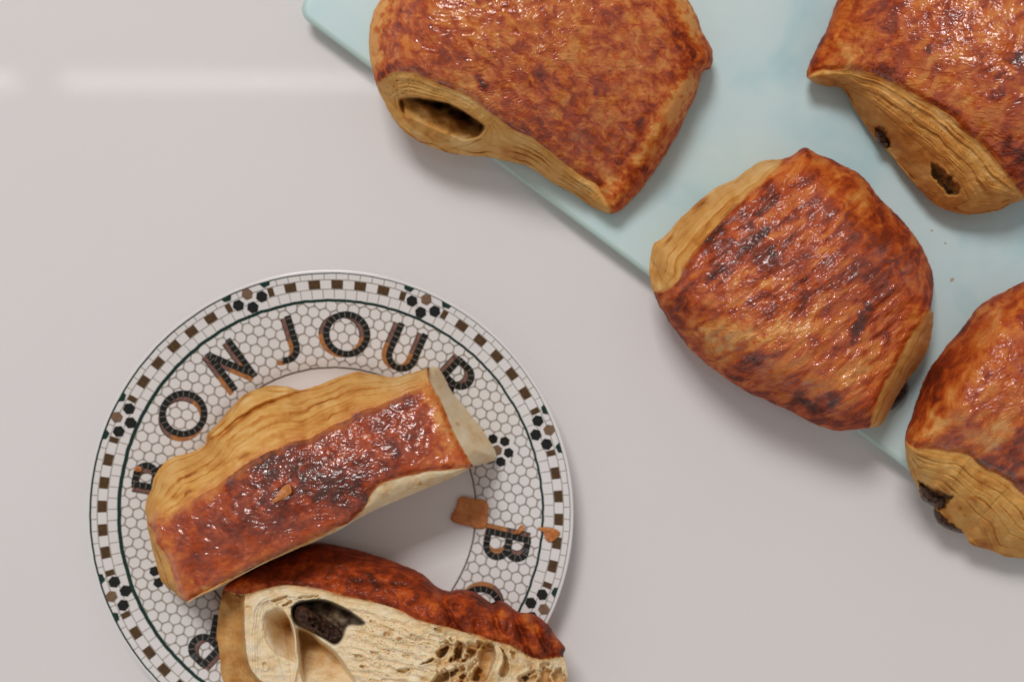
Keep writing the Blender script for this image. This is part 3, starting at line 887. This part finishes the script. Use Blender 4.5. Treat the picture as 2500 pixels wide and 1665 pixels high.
    # flowers of hexagon tiles
    def hexa(c, ang, R, clip=None):
        P = [c + R * np.array([math.cos(ang + math.radians(60 * k)), math.sin(ang + math.radians(60 * k))]) for k in range(6)]
        if clip:
            P = [p if np.hypot(*p) < clip else p / np.hypot(*p) * clip for p in P]
        return P
    for f0 in fl_out:
        s = Sheet()
        tang = math.radians(90 - f0) - math.pi / 2
        bgd = hexa(pol(f0, 7.46), tang, .47, 7.86)
        s.poly(hexa(pol(f0 - 3.1, 7.47), tang, .225), .0125, 3)
        for da, r in ((0, 7.235), (-3.15, 7.47), (3.15, 7.47)):
            s.poly(hexa(pol(f0 + da, r), tang, .20), .020, 0)
        s.poly(hexa(pol(f0, 7.70), tang, .195, 7.87), .020, 1)
        for sg in (-1, 1):
            s.poly([pol(f0 + sg * 5.9, 7.76), pol(f0 + sg * 4.3, 7.72), pol(f0 + sg * 3.6, 7.87), pol(f0 + sg * 6.2, 7.89)], .018, 2)
        s.build('flower_print', [black, tan, green, white])
    for f0, r0 in flowers_in:
        s = Sheet()
        c = pol(f0, r0)
        for k in range(6):
            a = rot + math.radians(60 * k)
            s.poly(hexa(c + .40 * np.array([math.cos(a), math.sin(a)]), rot + math.radians(30), .175), .016, 0)
        s.poly(hexa(c, rot + math.radians(30), .19), .016, 1)
        s.build('flower_print', [black, tan])

    # letters, black with a two-tone shadow towards their left
    def arc(cx, cy, rx, ry, a0, a1, n_=28):
        a = np.radians(np.linspace(a0, a1, n_))
        return np.stack([cx + rx * np.cos(a), cy + ry * np.sin(a)], -1)
    def seg(p, q_, n_=14):
        return np.linspace(p, q_, n_)
    H = .665; T = .75
    SK = {
        'O': [arc(0, 0, .68, .655, 90, 450, 72)[:-1]],
        'N': [seg((-.40, -T), (-.40, T)), seg((.40, -T), (.40, T)), seg((-.43, .70), (.43, -.70))],
        'J': [np.vstack([seg((.26, T), (.26, -.22)), arc(-.14, -.24, .40, .42, 0, -118)])],
        'U': [np.vstack([seg((-.43, T), (-.43, -.22)), arc(0, -.23, .43, .43, 180, 360), seg((.43, -.22), (.43, T))])],
        'R': [seg((-.40, -T), (-.40, T)), np.vstack([seg((-.40, H), (.0, H), 8), arc(.0, .31, .36, .355, 90, -90), seg((.0, -.045), (-.40, -.045), 8)]), seg((-.06, -.05), (.42, -T))],
        'B': [seg((-.40, -T), (-.40, T)), np.vstack([seg((-.40, H), (-.02, H), 8), arc(-.02, .365, .30, .30, 90, -90), seg((-.02, .065), (-.40, .065), 8)]),
              np.vstack([seg((-.40, .05), (.0, .05), 8), arc(.0, -.305, .38, .36, 90, -90), seg((.0, -H), (-.40, -H), 8)])],
    }
    for base in (0, 180):
        for ch, deg in LET:
            d = deg + base
            o_ = pol(d, RL); up = pol(d, 1); rt = pol(d + 90, 1)
            def place(P, dx=0, dy=0):
                P = np.asarray(P)
                return o_ + (P[:, 0] + dx)[:, None] * rt + (P[:, 1] + dy)[:, None] * up
            s = Sheet()
            for k, P in enumerate(SK[ch]):
                closed = (ch == 'O')
                # shadow, split at mid height into rose above and orange below
                Q_ = np.vstack([P, P[:1]]) if closed else P
                for i_ in range(len(Q_) - 1):
                    mid = .5 * (Q_[i_][1] + Q_[i_ + 1][1])
                    s.ribbon(place(Q_[i_:i_ + 2], -.175, -.045), .165, .0090 + .0004 * k, 1 if mid > -.02 else 2)
                    if mid > -.02 and i_ % 1 == 0:
                        s.ribbon(place(Q_[i_:i_ + 2], -.25, -.055), .026, .0105 + .0004 * k, 0)
                s.ribbon(place(P), .215, .015 + .0012 * k, 0, closed)
                # fine tile joints across the strokes
                L_ = np.r_[0, np.cumsum(np.hypot(*np.diff(Q_, axis=0).T))]
                for t_ in np.arange(.1, L_[-1], .19):
                    p = np.array([np.interp(t_, L_, Q_[:, 0]), np.interp(t_, L_, Q_[:, 1])])
                    p2 = np.array([np.interp(t_ + .02, L_, Q_[:, 0]), np.interp(t_ + .02, L_, Q_[:, 1])])
                    tg = (p2 - p) / (np.linalg.norm(p2 - p) + 1e-9); nn = np.array([-tg[1], tg[0]])
                    s.ribbon(place(np.array([p - nn * .09, p + nn * .09])), .013, .021 + .0012 * k, 3)
            s.build('letter', [black, rose, orange, grout])
    return root
build_plate()

# ------------------------------------------------------------------ the two halves on the plate
def half_upper():
    root = empty('pastry_half', tuple(W(760, 1190, .6)),
                 'cut pastry half lying on its side with a glossy dark crust strip upwards', 'pastry', 'cut pastry halves on the plate')
    outline = [(354, 1245, 12, .5), (360, 1215, 14, .6), (372, 1190, 16, .6), (376, 1165, 18, .6), (393, 1138, 20, .5), (422, 1116, 20, .5), (460, 1106, 20, .4), (500, 1086, 18, .4), (505, 1060, 16, .4), (530, 1034, 20, .4), (581, 977, 22, .5), (610, 957, 24, .5),
               (656, 942, 24, .5), (697, 943, 22, .5), (728, 951, 18, .4), (744, 950, 18, .4), (800, 931, 18, .4), (866, 908, 18, .4), (897, 911, 16, .4), (966, 920, 14, .4), (1023, 905, 10, .3), (1066, 896, 8, .3), (1088, 926, 8, .3), (1106, 959, 8, .3), (1183, 1058, 8, .3), (1210, 1118, 8, .3),
               (1157, 1139, 8, .3), (1101, 1167, 10, .5), (1014, 1203, 10, .5), (900, 1252, 10, .5), (803, 1306, 12, .5), (649, 1373, 12, .5), (535, 1434, 12, .5), (485, 1456, 12, .4), (461, 1470, 12, .4), (446, 1464, 12, .4), (428, 1448, 12, .4),
               (394, 1416, 12, .4), (377, 1358, 12, .4), (362, 1292, 12, .4)]
    crown = TPS([(367, 1281, 4.0), (441, 1461, 3.9), (527, 1188, 4.3), (661, 1102, 4.4), (800, 1046, 4.4), (921, 988, 4.4), (1052, 946, 4.3), (1106, 1055, 4.4), (1154, 1138, 4.5), (1000, 1180, 4.8), (900, 1235, 4.8), (803, 1300, 4.8), (649, 1370, 4.7), (535, 1430, 4.4),
                 (600, 1250, 4.8), (760, 1175, 4.95), (930, 1090, 4.85), (450, 1350, 4.3), (350, 1240, 3.8), (1066, 896, 4.3), (1210, 1118, 4.2), (600, 960, 4.4)])
    liptop = [(345, 1290), (367, 1280), (441, 1240), (490, 1205), (527, 1188), (581, 1143), (661, 1102), (730, 1075), (800, 1046), (921, 988), (1000, 955), (1030, 944), (1050, 943), (1056, 920), (1052, 880)]
    lipright = [(1048, 880), (1046, 925), (1054, 944), (1074, 978), (1106, 1055), (1130, 1100), (1156, 1142), (1165, 1165)]
    lipleft = [(350, 1270), (367, 1281), (387, 1327), (414, 1374), (428, 1425), (443, 1462), (446, 1490)]
    lipbot = [(1170, 1132), (1152, 1141), (1060, 1149), (1000, 1160), (930, 1180), (905, 1208), (888, 1243), (850, 1275), (800, 1298), (700, 1345), (560, 1412), (470, 1460), (440, 1490)]
    S = [([(961, 1098), (966, 1110)], 16, 1.3), ([(563, 1150), (700, 1150), (850, 1200)], 44, .8), ([(600, 1260), (760, 1210), (880, 1150)], 50, .5), ([(390, 1300), (450, 1430)], 34, -.5), ([(1060, 960), (1135, 1130)], 26, -.5), ([(500, 1420), (800, 1285)], 22, -.35), ([(520, 1250), (480, 1270)], 40, .2), ([(420, 1250), (490, 1215), (580, 1155)], 16, -.35),
         ([(1090, 1080), (1060, 1000)], 24, -.35), ([(1040, 960), (1080, 1040)], 14, -.7), ([(470, 1440), (640, 1360)], 26, -.25), ([(1000, 1120), (1100, 1110)], 22, -.3), ([(660, 1120), (640, 1140)], 12, .8), ([(700, 1240), (560, 1330)], 44, .2), ([(900, 1040), (980, 1000)], 30, .2), ([(500, 1435)], 6, -1.5), ([(410, 1290), (440, 1420)], 14, -.1)]
    def bump(X, Y, Z, bake, tone, stain, dO):
        # rounded fold of dough that hangs out at the back
        d = sdf(X, Y, [(505, 1075), (510, 1055), (581, 977), (620, 950), (700, 935), (735, 958), (650, 985), (580, 1025), (530, 1068)])
        Z = Z + .3 * sstep(-4, 10, d) - .12 * np.exp(-(d / 5) ** 2)
        tone = tone + .25 * np.exp(-(d / 5) ** 2) - .2 * sstep(0, 14, d)
        return Z, bake, tone, stain
    zbt = TPS([(360, 1230, 1.8), (460, 1106, 1.5), (600, 960, 1.6), (744, 950, 1.5), (866, 908, 1.5), (1066, 896, 1.5), (500, 1086, 1.4)])
    faces = [dict(lip=liptop, far=[(900, 820), (500, 850), (300, 1100), (320, 1290)], zb=zbt, gamma=1.0, K=5.2, bulge=.5, amp=.09, jag=9, lw=10, ld=.3, tone=.0, soft=48, name='layered_side', ltone=1.0, warp=.22,
                  strokes=[([(560, 1080), (780, 985), (900, 945)], 8, .8), ([(440, 1170), (600, 1110)], 8, .8), ([(425, 1215), (460, 1195)], 7, .9), ([(640, 1075), (860, 990)], 9, .5), ([(1060, 915), (1000, 925), (920, 925)], 20, -.6), ([(600, 1000), (640, 965)], 18, .2)]),
             dict(lip=lipleft, far=[(420, 1520), (330, 1400), (320, 1270)], zb=2.4, gamma=1., K=1.5, bulge=.25, amp=.05, jag=3, lw=10, ld=.3, tone=.05, soft=6, name='layered_side'),
             dict(lip=lipbot, far=[(440, 1560), (900, 1420), (1200, 1250)], zb=4.0, ltone=.2, gamma=1., K=1.3, bulge=.15, amp=.03, jag=3, lw=10, ld=.5, tone=.12, soft=9, name='cut_face', mat=M_CRUMB,
                  strokes=[([(1025, 1180)], 5, 1.5), ([(900, 1222)], 4, 1.2), ([(800, 1305), (640, 1376), (480, 1460)], 26, .8)]),
             dict(lip=lipright, far=[(1260, 1180), (1260, 1080), (1100, 860)], zb=1.6, ltone=.2, gamma=1., K=1.6, bulge=.18, amp=.03, jag=2, lw=10, ld=.3, tone=.08, soft=5, name='cut_face', mat=M_CRUMB,
                  strokes=[([(1114, 1032), (1118, 1036)], 4, 1.4), ([(1066, 905), (1040, 930)], 14, .3)])]
    solid(root, outline, 640, 150, .62, 1.5, crown, 14, .5, faces, S, 91, pastry_material('glazed_crust_mahogany', rot=R_(27), stretch=1.3, seed=.63, scale=170, gain=.32, spark=.05, crmin=.15),
          wrinkle=(.04, .03, .014), glaze=(-10, 14, 1.0), flaky=(.03, 2.5), centre=(760, 1180), tone0=.62, rough_out=1.4, extra=bump)
    return root
half_upper()

def half_lower():
    root = empty('pastry_half', tuple(W(950, 1600, .6)),
                 'cut pastry half showing its creamy honeycomb crumb and chocolate core', 'pastry', 'cut pastry halves on the plate')
    outline = [(545, 1665, 14, .6), (536, 1609, 14, .6), (530, 1542, 14, .6), (538, 1475, 16, .6), (548, 1432, 18, .6), (602, 1394, 30, .9), (669, 1360, 40, 1.2), (736, 1334, 46, 1.3), (790, 1326, 50, 1.4), (867, 1341, 55, 1.5), (934, 1361, 55, 1.5), (987, 1381, 50, 1.5), (1028, 1398, 40, 1.3),
               (1061, 1427, 34, 1.2), (1095, 1442, 34, 1.2), (1118, 1439, 34, 1.2), (1162, 1445, 34, 1.2), (1200, 1472, 32, 1.1), (1214, 1466, 30, 1.1), (1235, 1471, 30, 1.1), (1265, 1493, 30, 1.1), (1302, 1498, 30, 1.1), (1339, 1525, 28, 1.1), (1356, 1552, 26, 1.), (1380, 1580, 22, .9),
               (1376, 1599, 22, .9), (1384, 1635, 24, .9), (1382, 1675, 24, .9), (1360, 1760, 24, .9), (1150, 1840, 24, .9), (850, 1860, 24, .9), (650, 1810, 24, .9), (570, 1735, 18, .8)]
    crown = TPS([(545, 1500, 2.9), (540, 1650, 2.7), (602, 1420, 3.2), (690, 1395, 2.3), (800, 1390, 2.7), (930, 1425, 3.3), (1060, 1480, 4.0), (1170, 1510, 4.0), (1280, 1550, 3.7), (1370, 1590, 3.2), (790, 1330, 2.1), (670, 1360, 1.9), (900, 1350, 2.3), (1100, 1445, 3.2), (1210, 1470, 3.2),
                 (700, 1440, 3.2), (850, 1460, 3.6), (1000, 1510, 4.1), (1150, 1560, 4.0), (620, 1600, 3.6), (800, 1600, 3.8), (1000, 1620, 3.9), (1200, 1640, 3.7), (1360, 1660, 3.0), (700, 1760, 3.3), (1000, 1780, 3.4), (1250, 1760, 3.2)])
    # the cut face : its own relief of walls, hollows and bubbles
    lipc = [(470, 1440), (534, 1440), (560, 1446), (600, 1452), (632, 1440), (688, 1427), (730, 1428), (782, 1439), (838, 1454), (894, 1464), (955, 1480), (1010, 1508), (1055, 1521), (1099, 1531), (1165, 1551), (1209, 1564), (1253, 1575), (1286, 1598), (1320, 1606), (1376, 1600), (1420, 1600)]
    pits = [  # polygon, depth, wall width
        ([(1063, 1590), (1080, 1578), (1092, 1574), (1097, 1583), (1086, 1603), (1070, 1607)], 1.1, 6), ([(1024, 1622), (1040, 1612), (1055, 1604), (1063, 1608), (1045, 1620)], .7, 6),
        ([(1116, 1562), (1141, 1576), (1133, 1594), (1122, 1614), (1094, 1616), (1105, 1592)], .85, 7), ([(1143, 1580), (1162, 1587), (1162, 1599), (1143, 1613), (1123, 1620), (1138, 1594)], .75, 7),
        ([(1164, 1563), (1185, 1568), (1183, 1582), (1166, 1584)], .55, 6), ([(1188, 1565), (1207, 1572), (1213, 1599), (1207, 1621), (1198, 1643), (1184, 1664), (1152, 1664), (1154, 1636), (1166, 1620), (1166, 1592)], 1.5, 9),
        ([(1217, 1570), (1231, 1588), (1242, 1610), (1244, 1638), (1231, 1655), (1217, 1650), (1217, 1634), (1227, 1616), (1226, 1594)], 1.0, 7), ([(1245, 1588), (1258, 1592), (1258, 1610), (1249, 1605)], .5, 5),
        ([(1066, 1645), (1090, 1635), (1112, 1629), (1121, 1634), (1108, 1650), (1080, 1668), (1050, 1668)], .9, 8), ([(1262, 1652), (1286, 1638), (1304, 1629), (1309, 1641), (1280, 1668), (1265, 1668)], .8, 8),
        ([(1120, 1650), (1140, 1640), (1142, 1670), (1112, 1675)], .7, 7), ([(1315, 1622), (1335, 1614), (1345, 1622), (1325, 1634)], .35, 5),
        ([(1060, 1532), (1078, 1536), (1084, 1545), (1068, 1547)], .3, 4), ([(940, 1540), (955, 1546), (950, 1554), (936, 1550)], .25, 4), ([(968, 1556), (982, 1556), (980, 1566), (970, 1565)], .3, 4),
        ([(1003, 1545), (1016, 1550), (1012, 1558), (1002, 1553)], .22, 4), ([(865, 1596), (884, 1598), (882, 1608), (868, 1606)], .25, 4), ([(880, 1622), (900, 1626), (895, 1634), (882, 1632)], .22, 4), ([(970, 1632), (1000, 1630), (996, 1642), (972, 1644)], .3, 5), ([(905, 1588), (925, 1592), (920, 1604), (908, 1600)], .22, 4),
        ([(688, 1476), (710, 1464), (716, 1472), (696, 1480)], .35, 4), ([(664, 1464), (700, 1452), (702, 1458), (670, 1470)], .22, 3), ([(730, 1455), (775, 1452), (772, 1459), (732, 1462)], .2, 3), ([(600, 1478), (614, 1480), (614, 1494), (604, 1494)], .15, 5), ([(640, 1618), (652, 1616), (652, 1632), (642, 1632)], .15, 5)]
    def relief(X, Y, Z, bake, tone, stain, dO):
        face = inside(X, Y, np.vstack([catmull(lipc, 80, False), [(1420, 2000), (450, 2000)]]))
        f = face.astype(float)
        # outer amber sheet on the left, a step below the white wall
        wall = catmull([(600, 1440), (597, 1480), (598, 1540), (602, 1590), (612, 1630), (640, 1664), (680, 1700), (720, 1730)], 40, False)
        left = inside(X, Y, np.vstack([wall, [(700, 2000), (300, 2000), (300, 1300), (600, 1300)]])) & face
        dw, _, _ = dist_poly(X, Y, wall)
        Z = np.where(left, Z - .65 * sstep(0, 12, dw) - .1, Z)
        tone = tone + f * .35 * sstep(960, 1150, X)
        tone = np.where(left, tone + 1.45 + .3 * fbm(X / 30, Y / 50, 5, 2), tone)
        bake = np.where(left & face, 0 * np.ones_like(X), bake)
        # left scoop, ramped towards the thin membrane
        memb = catmull([(672, 1478), (692, 1496), (708, 1510), (716, 1531), (721, 1559), (722, 1587), (728, 1610), (722, 1640), (716, 1672)], 50, False)
        scoop = [(640, 1500), (660, 1484), (685, 1480), (706, 1505), (716, 1531), (721, 1559), (722, 1590), (724, 1620), (700, 1610), (670, 1598), (648, 1570), (638, 1535)]
        s = sdf(X, Y, catmull(scoop, 60, True))
        dm, _, _ = dist_poly(X, Y, memb)
        ramp = np.clip(1.0 - dm / 88, 0, 1) ** 1.25
        low = 1 - sstep(1545, 1640, Y)
        dlft, _, _ = dist_poly(X, Y, catmull([(690, 1476), (662, 1482), (640, 1498), (632, 1540), (644, 1580), (668, 1606), (704, 1628)], 40, False))
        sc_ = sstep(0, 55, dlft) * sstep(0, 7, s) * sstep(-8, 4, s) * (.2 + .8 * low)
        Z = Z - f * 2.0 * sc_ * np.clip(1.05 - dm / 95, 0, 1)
        tone = tone + f * .85 * sc_ * np.clip(1.05 - dm / 95, 0, 1)  # scoop's shade also put into the crumb colour, strongest at the membrane
        # hollow to the right of the membrane
        hol = [(724, 1530), (760, 1540), (785, 1562), (819, 1588), (847, 1624), (872, 1664), (880, 1690), (830, 1690), (770, 1690), (742, 1676), (730, 1640), (726, 1600), (724, 1570)]
        s2 = sdf(X, Y, catmull(hol, 60, True))
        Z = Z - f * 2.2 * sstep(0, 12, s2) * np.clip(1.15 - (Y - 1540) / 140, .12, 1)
        tone = tone + f * (.95 * sstep(0, 14, s2) * np.clip(1.2 - (Y - 1540) / 130, 0, 1))  # shade of the hollow painted into the tone too, fading downwards
        Z = Z + f * .18 * np.exp(-(dm / 4.5) ** 2)
        # chocolate cavity
        cav = [(709, 1484), (722, 1470), (744, 1463), (791, 1461), (838, 1479), (875, 1502), (894, 1521), (880, 1528), (850, 1530), (838, 1560), (818, 1576), (788, 1560), (726, 1530), (712, 1510)]
        s3 = sdf(X, Y, catmull(cav, 70, True))
        Z = Z - f * 1.15 * sstep(0, 14, s3)
        stain = np.maximum(stain, f * sstep(-3, 8, s3) * np.clip(.84 + .25 * fbm(X / 22, Y / 16, 407, 2), 0, .97))
        # pits of the honeycomb
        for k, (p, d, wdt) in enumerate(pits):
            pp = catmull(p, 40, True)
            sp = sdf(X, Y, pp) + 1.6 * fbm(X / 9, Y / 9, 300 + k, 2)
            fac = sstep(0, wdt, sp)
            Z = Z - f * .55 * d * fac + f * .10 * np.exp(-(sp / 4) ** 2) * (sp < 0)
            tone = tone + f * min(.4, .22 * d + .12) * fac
        dwl, _, _ = dist_poly(X, Y, catmull([(618, 1680), (612, 1600), (614, 1520), (632, 1468), (690, 1446), (760, 1452)], 50, False))
        Z = Z + f * .22 * np.exp(-(dwl / 15) ** 2)
        # thin webs between bubbles, tall towards the tail, small in the middle
        def bubbles(cx, cy, shear, rot_, seed_):
            c_, s_ = math.cos(rot_), math.sin(rot_)
            u_ = ((X * c_ + Y * s_) + shear * Y) / cx; v_ = (-X * s_ + Y * c_) / cy
            u_ = u_ + .25 * fbm(X / 18, Y / 18, seed_ + 5, 2); v_ = v_ + .25 * fbm(X / 18, Y / 18, seed_ + 6, 2)
            iu, iv = np.floor(u_), np.floor(v_)
            f1 = np.full(X.shape, 9.); f2 = np.full(X.shape, 9.); cid = np.zeros_like(X)
            for du in (-1, 0, 1):
                for dv in (-1, 0, 1):
                    h1 = _hash(iu + du, iv + dv, seed_) / 6.2832; h2 = _hash(iu + du, iv + dv, seed_ + 1) / 6.2832
                    d_ = np.hypot(iu + du + .15 + .7 * h1 - u_, iv + dv + .15 + .7 * h2 - v_)
                    cl = d_ < f1
                    f2 = np.where(cl, f1, np.minimum(f2, d_)); f1 = np.where(cl, d_, f1)
                    cid = np.where(cl, _hash(iu + du, iv + dv, seed_ + 2) / 6.2832, cid)
            return f2 - f1, cid
        inner_ = sstep(14, 34, dist_poly(X, Y, catmull(lipc, 60, False))[0])
        e1, c1 = bubbles(36, 58, .12, 0., 501)
        m1 = f * inner_ * sstep(1040, 1110, X) * (c1 > .3)
        Z = Z - m1 * (.16 + .5 * c1) * sstep(.06, .42, e1)
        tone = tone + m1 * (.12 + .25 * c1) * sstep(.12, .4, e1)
        vv = ((Y - 1535) - .30 * (X - 850)) / 24 + .35 * fbm(X / 60, Y / 40, 415, 2)
        vf = vv - np.floor(vv)
        gro = np.exp(-((vf - .5) / .16) ** 2) * np.clip(.5 + .9 * fbm(X / 40, Y / 30, 416, 2), 0, 1.2)
        mid_ = f * inner_ * (~left) * sstep(835, 875, X) * (1 - sstep(1020, 1090, X))
        Z = Z - mid_ * .08 * gro + mid_ * .06 * np.sin(2 * np.pi * (vf - .25))
        tone = tone + mid_ * .2 * gro
        stain = np.maximum(stain, mid_ * .8 * gro * sstep(.25, .7, fbm(X / 5, Y / 5, 417, 2)))
        wl = np.abs(dwl) / 6.5 + .4 * fbm(X / 30, Y / 30, 418, 2)
        Z = Z + f * (~left) * .03 * np.sin(2 * np.pi * wl) * np.exp(-(dwl / 22) ** 2)
        e2, c2 = bubbles(24, 11, 0., .35, 601)
        m2 = f * inner_ * (~left) * sstep(840, 900, X) * (1 - sstep(1060, 1120, X)) * (c2 > .6)
        Z = Z - m2 * .10 * c2 * sstep(.12, .45, e2)
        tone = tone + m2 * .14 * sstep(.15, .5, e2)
        # small pores everywhere, grain of the crumb
        por = fbm(X / 12, Y / 9, 401, 2)
        Z = Z - f * .04 * sstep(.5, .95, por) * (~left) + f * .05 * fbm(X / 30, Y / 22, 402, 2) + f * .012 * fbm(X / 6, Y / 6, 403, 2)
        # thin strata under the crust
        dl, _, _ = dist_poly(X, Y, catmull(lipc, 60, False))
        Z = Z + f * .035 * np.sin(dl / 3.2 + 2.5 * fbm(X / 40, Y / 40, 405, 2)) * np.exp(-dl / 28)
        tone = tone + f * .55 * np.exp(-dl / 9) - f * .05
        bake = np.where(face & ~left, .62 * np.exp(-dl / 7), bake)
        # crumbs of chocolate rubbed into the dough
        spk = sstep(.62, .82, fbm(X / 5.5, Y / 4.5, 410, 2)) * np.exp(-(((X - 950) / 95) ** 2 + ((Y - 1560 - .35 * (X - 950)) / 48) ** 2))
        spk2 = sstep(.7, .9, fbm(X / 5, Y / 5, 411, 2)) * (X > 1240) * (Y > 1600)
        stain = np.maximum(stain, f * np.clip(spk * 1.4 + spk2, 0, .9))
        # knobbly crust to the right, rolled ridge in the middle
        cr = 1 - f
        Z = Z + cr * sstep(980, 1120, X) * (.22 * fbm(X / 42, Y / 60, 420, 2) + .08 * fbm(X / 16, Y / 20, 421, 2))
        for rx, ry, ww_ in ((1085, 1470, 9), (1205, 1500, 8), (1262, 1520, 8), (1310, 1530, 8)):
            Z = Z - cr * .25 * np.exp(-((X - rx - .4 * (Y - ry)) / ww_) ** 2) * sstep(90, 40, np.abs(Y - ry))
        da, _, _ = dist_poly(X, Y, catmull([(870, 1420), (960, 1425), (1010, 1436), (1020, 1455), (1000, 1472)], 30, False))
        Z = Z - cr * .06 * np.exp(-(da / 7) ** 2)
        tone = tone + cr * .35 * np.exp(-(da / 7) ** 2)
        return Z, bake, tone, stain
    S = [([(1000, 1445), (960, 1450)], 14, -.35), ([(820, 1380), (900, 1400)], 50, .15), ([(1062, 1450), (1060, 1490)], 12, -.5), ([(1130, 1490), (1170, 1480)], 24, .35), ([(1225, 1495), (1215, 1520)], 10, -.5), ([(1250, 1530), (1270, 1540)], 16, .6), ([(1285, 1505), (1300, 1540)], 12, -.8),
         ([(1325, 1560), (1330, 1580)], 12, .9), ([(1350, 1545), (1358, 1570)], 9, -.6), ([(1335, 1540)], 8, 1.1), ([(1372, 1590)], 9, .8), ([(600, 1420), (560, 1440)], 20, -.5), ([(1190, 1545), (1280, 1590)], 14, -.4)]
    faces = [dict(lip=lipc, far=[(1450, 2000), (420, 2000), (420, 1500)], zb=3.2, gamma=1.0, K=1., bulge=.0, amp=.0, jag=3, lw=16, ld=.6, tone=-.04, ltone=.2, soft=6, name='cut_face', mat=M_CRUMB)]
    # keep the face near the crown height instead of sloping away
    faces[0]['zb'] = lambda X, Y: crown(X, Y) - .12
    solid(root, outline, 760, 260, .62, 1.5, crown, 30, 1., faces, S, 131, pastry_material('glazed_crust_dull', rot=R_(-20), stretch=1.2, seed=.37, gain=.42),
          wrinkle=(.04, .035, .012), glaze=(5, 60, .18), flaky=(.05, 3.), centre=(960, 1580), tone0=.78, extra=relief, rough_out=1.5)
    lump('chocolate_core', [(724, 1482), (742, 1478), (763, 1490), (796, 1510), (828, 1534), (839, 1556), (832, 1570), (816, 1574), (790, 1558), (756, 1540), (726, 1524), (718, 1502)], 2.85, 3.45, 1.9, M_CHOC, root, 15, 96, 34, .26, grad=(.0012, 0))
    return root
half_lower()

# ------------------------------------------------------------------ flakes and crumbs
def flake_material():
    m, nt, b = mat('pastry_flake_skin')
    q = NT(nt)
    n = q.noise(q.pos(), 320, 4, .6)
    q.link(q.ramp(n, [(.3, (.42, .12, .022)), (.7, (.60, .22, .05))]), b.inputs['Base Color'])
    b.inputs['Roughness'].default_value = .45
    b.inputs['Transmission Weight'].default_value = 0.0
    q.link(q.bump(q.noise(q.pos(), 700, 3, .6), .5, .0005), b.inputs['Normal'])
    return m
M_FLAKE = flake_material()
def flake(poly, z, label, tilt=(0, 0), curl=.08, seed=0, name='pastry_flake', cat='flake', group='loose flakes of pastry'):
    P = catmull(poly, 48, True)
    P = P + np.stack([noise2(np.arange(48) * .8, np.zeros(48) + .5, seed), noise2(np.arange(48) * .8, np.zeros(48) + .1, seed + 1)], -1) * 1.6
    c = P.mean(0); m = 8; n = 48
    tt = np.arange(1, m + 1) / m
    X = np.concatenate([[c[0]], (c[0] + tt[:, None] * (P[:, 0] - c[0])).ravel()])
    Y = np.concatenate([[c[1]], (c[1] + tt[:, None] * (P[:, 1] - c[1])).ravel()])
    sz = np.hypot(*(P - c).T).max()
    zt = z + (X - c[0]) * tilt[0] + (Y - c[1]) * tilt[1] + curl * ((X - c[0]) / sz) ** 2 + .03 * fbm(X / 15, Y / 15, seed, 2)
    V = np.vstack([W(X, Y, zt + .012), W(X, Y, zt - .008)])
    k = 1 + m * n
    F = []
    for o_, fl in ((0, 0), (k, 1)):
        for i in range(n):
            f = [o_, o_ + 1 + i, o_ + 1 + (i + 1) % n]; F.append(f[::-1] if fl else f)
        for r in range(m - 1):
            a = o_ + 1 + r * n
            for i in range(n):
                j = (i + 1) % n
                f = [a + i, a + n + i, a + n + j, a + j]; F.append(f[::-1] if fl else f)
    a = 1 + (m - 1) * n
    for i in range(n):
        j = (i + 1) % n
        F.append([a + i, k + a + i, k + a + j, a + j])
    o = mesh_obj(name, V, F, M_FLAKE)
    return tag(o, label, cat, group)
flake([(1124, 1213), (1157, 1218), (1184, 1221), (1192, 1240), (1184, 1288), (1139, 1283), (1101, 1269), (1112, 1240)], .79, 'broad orange pastry flake lying across the plate well line', tilt=(.0022, 0), curl=.04, seed=1)
flake([(1313, 1287), (1347, 1289), (1367, 1298), (1360, 1312), (1347, 1323), (1333, 1318), (1327, 1300)], 1.42, 'bright orange flake on the plate rim beside a brown square', tilt=(.003, 0), curl=.04, seed=2)
flake([(1251, 1302), (1264, 1291), (1273, 1281), (1281, 1289), (1267, 1302)], 1.27, 'tiny orange flake touching the letter B on the plate', curl=.05, seed=3)
flake([(702, 1181), (712, 1201), (688, 1219), (664, 1228), (677, 1204)], 4.95, 'pale gold flake stuck on the glossy crust of the upper half', curl=.15, seed=4)
flake([(328, 1141), (342, 1138), (346, 1148), (332, 1152)], 1.3, 'small golden flake beside the half-hidden letter at the left of the plate', curl=.03, seed=5)

M_DUST = plain('dry_crumb', (.46, .31, .20), .8)
def crumb(px, py, r, seed, label):
    rnd = random.Random(seed)
    poly = [(px + r * rnd.uniform(.6, 1.2) * math.cos(a), py + r * rnd.uniform(.6, 1.2) * math.sin(a)) for a in np.linspace(0, 6.28, 9)[:-1]]
    o = lump('crumb', poly, BT + .02, BT + .06, BT + .005, M_DUST, None, seed, 20, 5, .02)
    tag(o, label, 'crumb', 'crumbs on the blue board')
crumb(2275, 563, 4, 1, 'small crumb on the blue board, the one nearest the right pastry')
crumb(2324, 683, 6, 2, 'largest crumb on the blue board, right of the streaked pastry')
crumb(2308, 594, 3.5, 3, 'faint crumb on the blue board between two other crumbs')
